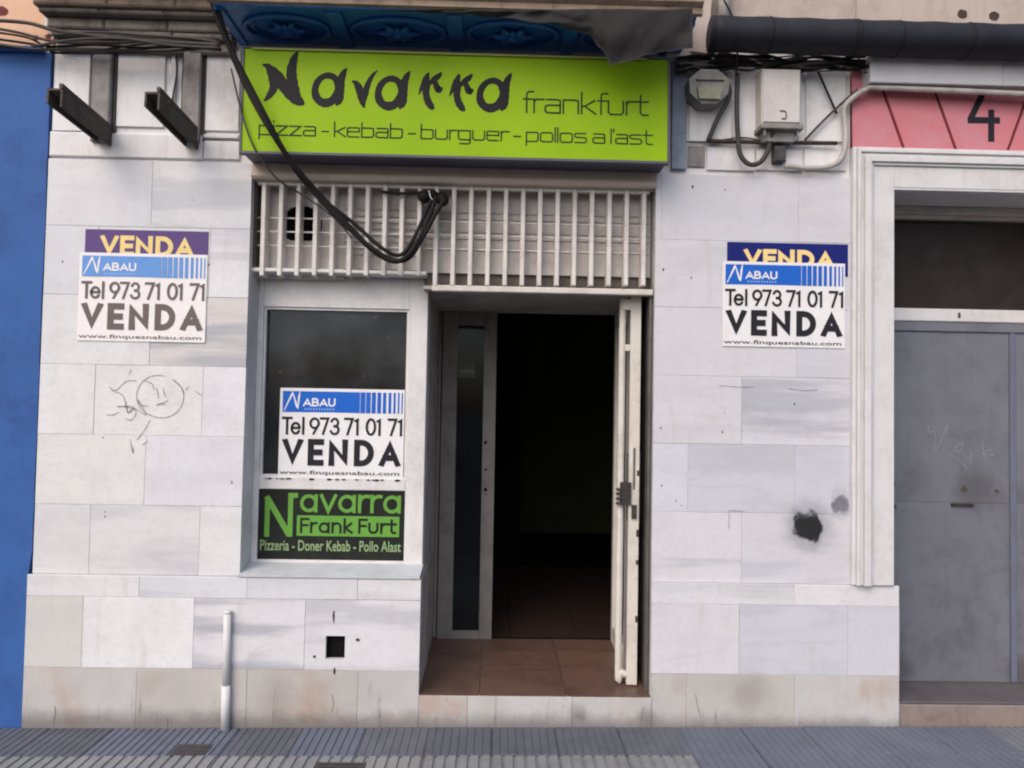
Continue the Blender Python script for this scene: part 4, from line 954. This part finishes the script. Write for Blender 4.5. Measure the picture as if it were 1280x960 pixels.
rodt = tube('iron_rod', pts3([(884, 176, -.02), (960, 178, -.02), (1046, 179, -.02)]), .011, 'rust'); tag(rodt, 'dark horizontal iron rod fixed to the wall below the ivory meter box', 'rod')
tag(tube('conduit', pts3([(922, 92, -.05), (921, 130, -.05), (922, 165, -.045), (925, 192, -.045), (936, 205, -.045), (950, 203, -.045), (960, 188, -.045), (962, 176, -.045), (966, 165, -.06)]), .013, 'cable2'), 'grey looped conduit curving under the old junction box', 'conduit')
tag(tube('conduit', pts3([(981, 207, -.03), (1010, 210, -.03), (1040, 207, -.03), (1054, 193, -.03), (1057, 165, -.03), (1055, 140, -.03), (1060, 128, -.04), (1082, 112, -.06), (1110, 110, -.07), (1290, 118, -.075), (1360, 121, -.075)]), .0145, 'conduit', None, 8, 10), 'pale conduit rising beside the doorway and running over the pink band', 'conduit')
tag(tube('wire', pts3([(905, 92, -.05), (912, 118, -.05), (896, 150, -.04), (885, 176, -.03)]), .012, 'cable2'), 'thick dark wire running down beside the old junction box', 'wire')
tag(tube('wire', pts3([(1006, 175, -.02), (1030, 150, -.02), (1060, 122, -.03), (1072, 112, -.05)]), .006, 'cable2'), 'thin wire slanting up towards the pink band', 'wire')
tag(tube('wire', pts3([(1022, 88, -.03), (1034, 115, -.02), (1046, 142, -.02)]), .006, 'cable'), 'short dark wire slanting down right of the ivory meter box', 'wire')
tag(tube('wire', pts3([(848, 176, .0), (880, 178, .0), (926, 172, -.005), (952, 176, -.01)]), .004, 'cable2'), 'thin wire running level from the sign to the meter box', 'wire')
tag(tube('wire', pts3([(905, 0, -.2), (915, 20, -.21), (922, 45, -.23), (920, 95, -.09)]), .005, 'cable'), 'thin black wire dropping over the big black wrapped pipe', 'wire')
jn = box('junction_knot', X(967, 190, -.03), X(981, 190, -.03), -.05, .0035, Z(974, 203, -.03), Z(974, 183, -.03), 'lock', None, .005); tag(jn, 'little blackened junction block under the meter box', 'junction box')

# big black wrapped pipe
pipe = thing('wrapped_pipe', 'thick black plastic wrapped pipe running along the top right wall', 'pipe')
PYY = -.16
bm = bmesh.new(); PZ = Z(1085, 48, PYY); P = [Vector((at(px, 48, PYY).x, PYY, PZ)) for px in range(888, 1481, 12)]
addtube(bm, P, lambda t: .085+.002*math.sin(t*70), 20); link('sleeve', bm, 'wrap', pipe, True)
for px in (960, 1063, 1068, 1120, 1207, 1330):
    a = at(px, 48, PYY); a.z = PZ; bm = bmesh.new(); addtube(bm, [a-Vector((.004, 0, 0)), a+Vector((.004, 0, 0))], .0885, 20); link('strap', bm, 'cable', pipe, True)
# black cable tangle under it
ct = thing('cable_tangle', 'tangled black cables running under the wrapped pipe beside the sign', 'cables')
for i in range(20):
    y0 = random.uniform(64, 88); y1 = random.uniform(74, 92); L = []
    e = random.choice([1082, 1086, 1075])
    for k in range(9):
        px = 846+(e-846)*k/8; L.append((px, y0+(y1-y0)*k/8+random.uniform(-4.5, 4.5), random.uniform(-.09, -.02)))
    tube('cable', pts3(L), random.choice([.004, .005, .0075]), 'cable' if i % 2 else 'cable2', ct, 6, 6)
# pale duct
du = thing('cable_duct', 'pale grey metal duct above the pink band of the doorway', 'duct')
dx0 = X(1088, 88, -.10); z0, z1 = Z(1180, 105, -.10), Z(1180, 73, -.10)
xj_ = X(1254, 88, -.1)
for a, b in ((dx0, xj_-.001), (xj_+.001, xj_+1.2)): box('duct_length', a, b, -.10, .0, z0, z1, 'duct', du, .003)
for a, b in ((dx0-.002, xj_-.002), (xj_+.002, xj_+1.2)): box('lid', a, b, -.105, .0, z1+.0005, z1+.010, 'trim', du, .001)
# left cables along the cornice
lc = thing('cable_run', 'sagging bundle of dusty cables strung along the stone cornice towards the blue house', 'cables')
for i, L in enumerate(([(-40, 24, -.10), (30, 28, -.10), (70, 38, -.13), (130, 46, -.16), (200, 52, -.15), (275, 56, -.2)], [(-40, 30, -.10), (20, 40, -.10), (70, 52, -.1), (140, 54, -.12), (200, 50, -.13), (272, 58, -.2)],
     [(-40, 44, -.08), (20, 52, -.08), (66, 58, -.08), (120, 56, -.1), (190, 60, -.1), (275, 54, -.18)], [(-40, 50, -.08), (30, 60, -.08), (70, 62, -.08), (150, 63, -.09), (210, 58, -.1), (276, 62, -.18)],
     [(-40, 36, -.09), (30, 46, -.09), (64, 60, -.06), (110, 64, -.08), (180, 55, -.09), (274, 50, -.2)], [(60, 44, -.12), (120, 40, -.16), (180, 44, -.16), (240, 48, -.17), (274, 53, -.2)], [(-40, 56, -.06), (20, 60, -.06), (64, 62, -.06), (70, 66, -.05), (160, 66, -.07), (270, 60, -.15)],
     [(40, 58, -.08), (90, 50, -.14), (150, 48, -.17), (210, 56, -.16), (275, 60, -.2)])):
    tube('cable', pts3(L), [.009, .007, .006, .008, .005, .006, .006, .007][i], 'cable' if i in (2, 4) else 'cable2', lc, 8, 6)
tag(tube('wire', pts3([(219, 64, -.03), (221, 90, -.01), (215, 130, -.006), (216, 158, -.004)]), .005, 'cable2'), 'thin wire hanging down the wall between the two steel brackets', 'wire')
# heavy cable loop in front of the sign
hl = thing('hanging_cable', 'heavy black cable drooping in front of the green sign and looping up over the grille', 'cable')
base = [(262, -14, -.36), (276, 30, -.33), (292, 70, -.30), (312, 112, -.28), (338, 160, -.27), (366, 206, -.20), (398, 244, -.13), (436, 284, -.09), (466, 312, -.07), (490, 325, -.06), (506, 322, -.055), (522, 298, -.05), (538, 262, -.045), (545, 246, -.03)]
def strand(off, rad, L, nm='strand', ph=0):
    Q = []
    for k, (a, b, c) in enumerate(L): Q.append(at(a, b, c)+Vector((off*math.cos(k*1.1+ph), .6*off*math.sin(k*1.1+ph), .5*off*math.sin(k*1.1+ph))))
    tube(nm, Q, rad, 'cable' if nm != 'thin_strand' else 'cable2', hl, 10, 8)
strand(.009, .013, base, ph=0); strand(.010, .012, base[:9]+[(492, 326, -.06), (512, 322, -.055), (530, 298, -.05), (548, 264, -.045), (556, 248, -.03)], ph=PI)
strand(.004, .010, base[:7]+[(444, 280, -.08), (472, 305, -.075), (492, 318, -.065), (505, 315, -.06), (520, 292, -.055), (534, 262, -.05), (542, 247, -.035)], ph=1.5)
strand(.0, .0045, [(289, 86, -.2), (302, 140, -.2), (318, 185, -.19), (345, 222, -.12), (372, 240, -.03), (405, 262, -.01), (425, 280, .0), (440, 298, .012)], 'thin_strand')
cl = thing('cable_clamp', 'black taped cable joint fixed at the top of the grille', 'cable joint')
for px, py, r_ in ((530, 246, .035), (553, 249, .036), (541, 243, .024)):
    bm = bmesh.new(); c = at(px, py, -.01); bmesh.ops.create_icosphere(bm, subdivisions=2, radius=r_, matrix=Matrix.Translation(c))
    for v in bm.verts: v.co += Vector((random.uniform(-.003, .003), random.uniform(-.003, .003), random.uniform(-.003, .003)))
    link('taped_joint', bm, 'cable', cl, True)
tube('lead', pts3([(478, 240, .0), (505, 242, -.005), (530, 241, -.01), (556, 243, -.015)]), .0085, 'cable', cl, 6, 8)
tube('tie', pts3([(536, 238, -.05), (538, 246, -.055), (541, 250, -.05)]), .003, 'trim', cl, 4, 5)

# ================================================================== BLUE HOUSE, left
bh = thing('blue_house', 'neighbouring house front painted strong blue with salmon plaster above', 'house')
BLX = X(64, 200, -.0)
bzt = Z(30, 64, -.004)
bm = bmesh.new()
edge = []
for k in range(30):
    z = -.1+(bzt+.1)*k/29; edge.append((XL-.004+random.uniform(-.004, .001)-(.014 if z < ZP+.01 else 0), z))
prism_xz(bm, [(-8, -.1)]+edge+[(-8, bzt)], .001, .36); link('wall', bm, 'blue', bh)
box('upper_wall', -8, XL-.001, .004, .36, bzt+.001, 5.2, 'salmon', bh)
box('ledge', -8, XL-.04, -.03, .0035, bzt-.006, bzt+.02, 'blue', bh, .006)
box('pilaster', X(57, 12, -.01), X(66, 12, -.01), -.02, .0035, Z(60, 34, -.01), 5.2, 'trim', bh, .003)
for (px, py, r_, ll) in ((2, 14, .028, 'dark red patch in the salmon plaster at the left edge'), (60, 46, .018, 'dark red patch of broken plaster beside the cornice end'), (45, 47, .015, 'smaller dark red patch of broken plaster over the cables')): blob(px, py, r_, 'maroon', 'plaster_hole', ll, 'damage', .0025)['group'] = 'broken plaster patches above the blue wall'

# ================================================================== NEIGHBOUR DOORWAY, right
nh = thing('neighbour_house', 'neighbouring house entrance with white moulded surround and pink band numbered 4', 'house')
NX0 = XR; NXI = 2.045; NXC = X(1226, 130, 0); NXE = 2*NXC-NXI; NXO = 2*NXC-NX0
zi = (Z(1115, 240)+Z(1270, 243))/2; zo = Z(1170, 188); PF = -.045
# stepped architrave: nested frames of falling depth
steps_ = [(0, .018, -.030), (.018, .034, -.050), (.034, .052, -.040), (.052, .085, -.058), (.085, .1, -.046), (.1, NXI-NX0, -.035)]
for i, (a, b, yy) in enumerate(steps_):
    box('architrave', NX0+a, NX0+b-.0004, yy, .02, ZP+.003, zo-a-.0004, 'trim', nh, .003)
    box('architrave', NXO-b+.0004, NXO-a, yy, .02, ZP+.003, zo-a-.0004, 'trim', nh, .003)
    box('architrave', NX0+b, NXO-b, yy-.0003, .02, max(zo-b, zi), zo-a-.0008, 'trim', nh, .003)
# the vertical side is narrower than the head: fill the head down to the opening
if zo-(NXI-NX0) > zi: box('architrave', NXI, 2*NXC-NXI, -.034, .02, zi, zo-(NXI-NX0)-.0004, 'trim', nh, .003)
NY = .30
box('masonry', XPR-.028, NXI-.0005, .0225, .5, -.2, zi+.2, 'trim', nh); box('masonry', NXE+.0005, 5.5, .0, .5, -.2, 5.2, 'plaster', nh)
box('masonry', NXI, NXE, .0205, NY+.2, zi+.0, zo-.01, 'trim', nh)
# pink band
zpk1 = Z(1180, 106, .0)+.10
box('band_backing', NX0+.003, 3.6, .0, .0195, zo+.0005, zpk1, 'maroon', nh)
xb = [NX0+.004]; 
def blk(t0, t1, b0, b1):
    bm = bmesh.new(); prism_xz(bm, [(b0, zo+.001), (b1, zo+.001), (t1, zpk1), (t0, zpk1)], -.008, -.0003); link('pink_block', bm, 'pink', nh)
g_ = .009
slope = (X(1193, 186)-X(1168, 116))/(Z(1168, 116)-Z(1193, 186)); Hh = zpk1-zo
def line_x(px_b, sgn=1): b = X(px_b, 186); return b, b-sgn*slope*Hh
j1b, j1t = line_x(1129); j2b, j2t = line_x(1194); j3b = 2*NXC-j2b; j3t = 2*NXC-j2t; j4b, j4t = 2*NXC-j1b, 2*NXC-j1t
lt = X(1063, 116)+.004
blk(lt, j1t-g_, NX0+.006, j1b-g_); blk(j1t+g_, j2t-g_, j1b+g_, j2b-g_); blk(j2t+g_, j3t-g_, j2b+g_, j3b-g_); blk(j3t+g_, j4t-g_, j3b+g_, j4b-g_); blk(j4t+g_, j4t+.35, j4b+g_, j4b+.3)
bm = bmesh.new(); y = -.0095
for k, P in enumerate(([(1230, 114), (1213, 149)], [(1209.5, 150), (1250, 150.5)], [(1239, 137), (1239, 177)])):
    ribbon(bm, [(at(a, b, y).x, at(a, b, y).z) for a, b in P], .033, y-.0003*k, False)
link('house_number', bm, 'ink', nh)
box('upper_wall', XR+.031, 5.5, .0, .36, zpk1+.0005, 5.2, 'render', nh)
box('upper_wall', XD1+.001, XR+.03, .0165, .0178, Z(950, 26), 5.2, 'render', nh)
for (px, py) in ((1203, 17), (1243, 20)):
    bm = bmesh.new(); c = at(px, py, -.003); prism_xz(bm, [(c.x+.028*math.cos(a)*random.uniform(.8, 1.1), c.z+.024*math.sin(a)*random.uniform(.8, 1.1)) for a in [2*PI*k/12 for k in range(12)]], -.004, -.0003); link('wall_hole', bm, 'rust', nh)
bm = bmesh.new(); prism_xz(bm, [(X(830, 72, -.05), Z(830, 74, -.05)), (X(893, 66, -.05), Z(893, 68, -.05)), (X(886, 40, -.05), Z(886, 30, -.05)), (X(890, 0, -.05), Z(890, -20, -.05)), (X(868, 0, -.05), Z(860, -20, -.05))], -.07, .016); link('plaster_corner', bm, 'render', nh)
tube('downpipe', pts3([(905, -30, -.05), (905, 25, -.05)]), .035, 'conduit', nh, 1, 12)
# opening: soffit piece, transom, door, step
ztr1 = Z(1200, 276, NY); ztr0 = Z(1200, 387, NY); zbar0 = Z(1200, 403, NY)
zdoor0 = Z(1200, 852, NY)
zgt = Z(1200, 262, NY)
box('frame_head', NXI+.0005, NXE-.0005, NY-.03, NY+.05, ztr1, zi-.001, 'alu', nh, .004)
box('frame_head', NXI+.001, NXE-.001, NY-.055, NY-.0305, ztr1+.02, zi-.001, 'alu', nh, .004)
box('transom_glass', NXI+.001, NXE-.001, NY+.012, NY+.018, ztr0, ztr1, 'glassdark', nh)
box('transom_backing', NXI, NXE, NY+.15, NY+.18, zdoor0, zi, 'darkbrown', nh)
box('transom_bar', NXI+.0008, NXE-.0008, NY-.02, NY+.05, zbar0, ztr0, 'trim', nh, .005)
c = at(1199, 394, NY-.021); box('bolt', c.x-.006, c.x+.006, NY-.024, NY-.0201, c.z-.014, c.z+.014, 'lock', nh)
zr_ = Z(1200, 415, NY)
box('door_rail', NXI+.0008, NXE-.0008, NY-.012, NY+.05, zr_, zbar0-.0006, 'greydoor', nh, .003)
split = Z(1200, 628, NY); sx_ = X(1262, 640, NY)
for nm, a, b, c_, d_ in (('door_panel', NXI+.003, sx_-.001, split+.0006, zr_-.0015), ('door_panel', NXI+.003, sx_-.001, zdoor0, split-.0006), ('door_panel', sx_+.001, NXE-.003, split+.0006, zr_-.0015), ('door_panel', sx_+.001, NXE-.003, zdoor0, split-.0006)):
    box(nm, a, b, NY+.0, NY+.03, c_, d_, 'greydoor', nh, .0012)
box('door_edge', sx_+.0015, sx_+.035, NY-.009, NY-.0004, zdoor0+.001, zr_-.002, worn('blue_door_edge', (.12, .135, .20, 1), (.09, .09, .12, 1), .6, 6), nh, .003)
hd = box('letter_slot', X(1190, 631, NY-.01), X(1217, 631, NY-.01), NY-.009, NY-.0003, Z(1203, 633, NY), Z(1203, 629, NY), 'lock', nh)
for px, py, r_, m_ in ((1205, 612, .022, 'darkbrown'), (1118, 633, .014, 'lock'), (1119, 604, .006, 'lock'), (1246, 614, .013, 'darkbrown')):
    bm = bmesh.new(); c = at(px, py, NY-.002); prism_xz(bm, [(c.x+r_*math.cos(a)*random.uniform(.4, 1.2), c.z+r_*math.sin(a)*random.uniform(.4, 1.2)) for a in [2*PI*k/11 for k in range(11)]], NY-.0025, NY-.0003); link('rust_patch', bm, m_, nh)
sc = thing('scratched_graffiti', 'faint scratched lettering scrawled on the grey metal door', 'graffiti')
pen([[(200, 130), (195, 190), (245, 180), (225, 130)], [(345, 130), (300, 250), (250, 350)], [(320, 180), (350, 140), (340, 200)], [(440, 290), (405, 330), (440, 350), (470, 290), (430, 290)], [(350, 380), (420, 400), (500, 480)], [(535, 350), (535, 450)], [(625, 260), (635, 340), (650, 410)], [(700, 330), (630, 360), (720, 380)], [(250, 190), (245, 330)]], 1130, 510, 6.4, .0042, 'chalk', sc, NY-.0025)
# step
zst = Z(1200, 878, -.0)
box('step', NXI+.012+.025, NXE-.001, -.006, NY+.02, -.05, zst-.012, 'step', nh, .004)
box('step_top', NXI+.012+.025, NXE-.001, .0, NY+.15, zst-.0115, zst+.002, 'steptop', nh, .003)
box('threshold', NXI+.001, NXE-.001, NY-.02, NY+.10, zst+.0025, zdoor0-.003, 'darkbrown', nh)
for (px, py, r_, cr, ll) in ((1218, 612, .16, .8, 'soft brown rust stain around the letter slot of the grey door'), (1272, 838, .10, .9, 'soft brown rust stain at the foot of the grey door at right'), (1128, 838, .09, .6, 'faint brown stain at the foot of the grey door at left')):
    spray('rust_stain_soft', px, py, r_, (.045, .028, .018, 1), ll, cr, NY-.0016, 9, 'rust_stain', 'stain', .25)
for (px, py, r_, cr, col_, ll) in ((722, 892, .06, .75, (.06, .055, .04, 1), 'dark damp streak on the doorstep riser'), (808, 896, .06, .8, (.06, .045, .03, 1), 'brown grime in the corner where the doorstep meets the right plinth'), (938, 868, .13, .55, (.17, .10, .05, 1), 'ochre stain on the bottom right plinth slab'), (186, 850, .09, .35, (.36, .16, .08, 1), 'pale orange stain on the plinth left of the white pipe stub'), (345, 870, .13, .35, (.17, .12, .08, 1), 'light brown stain on the plinth right of the white pipe stub')):
    spray('plinth_stain_paint', px, py, r_, col_, ll, cr, -.0226, 9, 'plinth_stain', 'stain', .25)
# jamb filler between plinth and step
box('masonry', XPR-.0015, XPR+.002, .0, NY+.1, -.1, ZP-.01, 'mortar', nh)
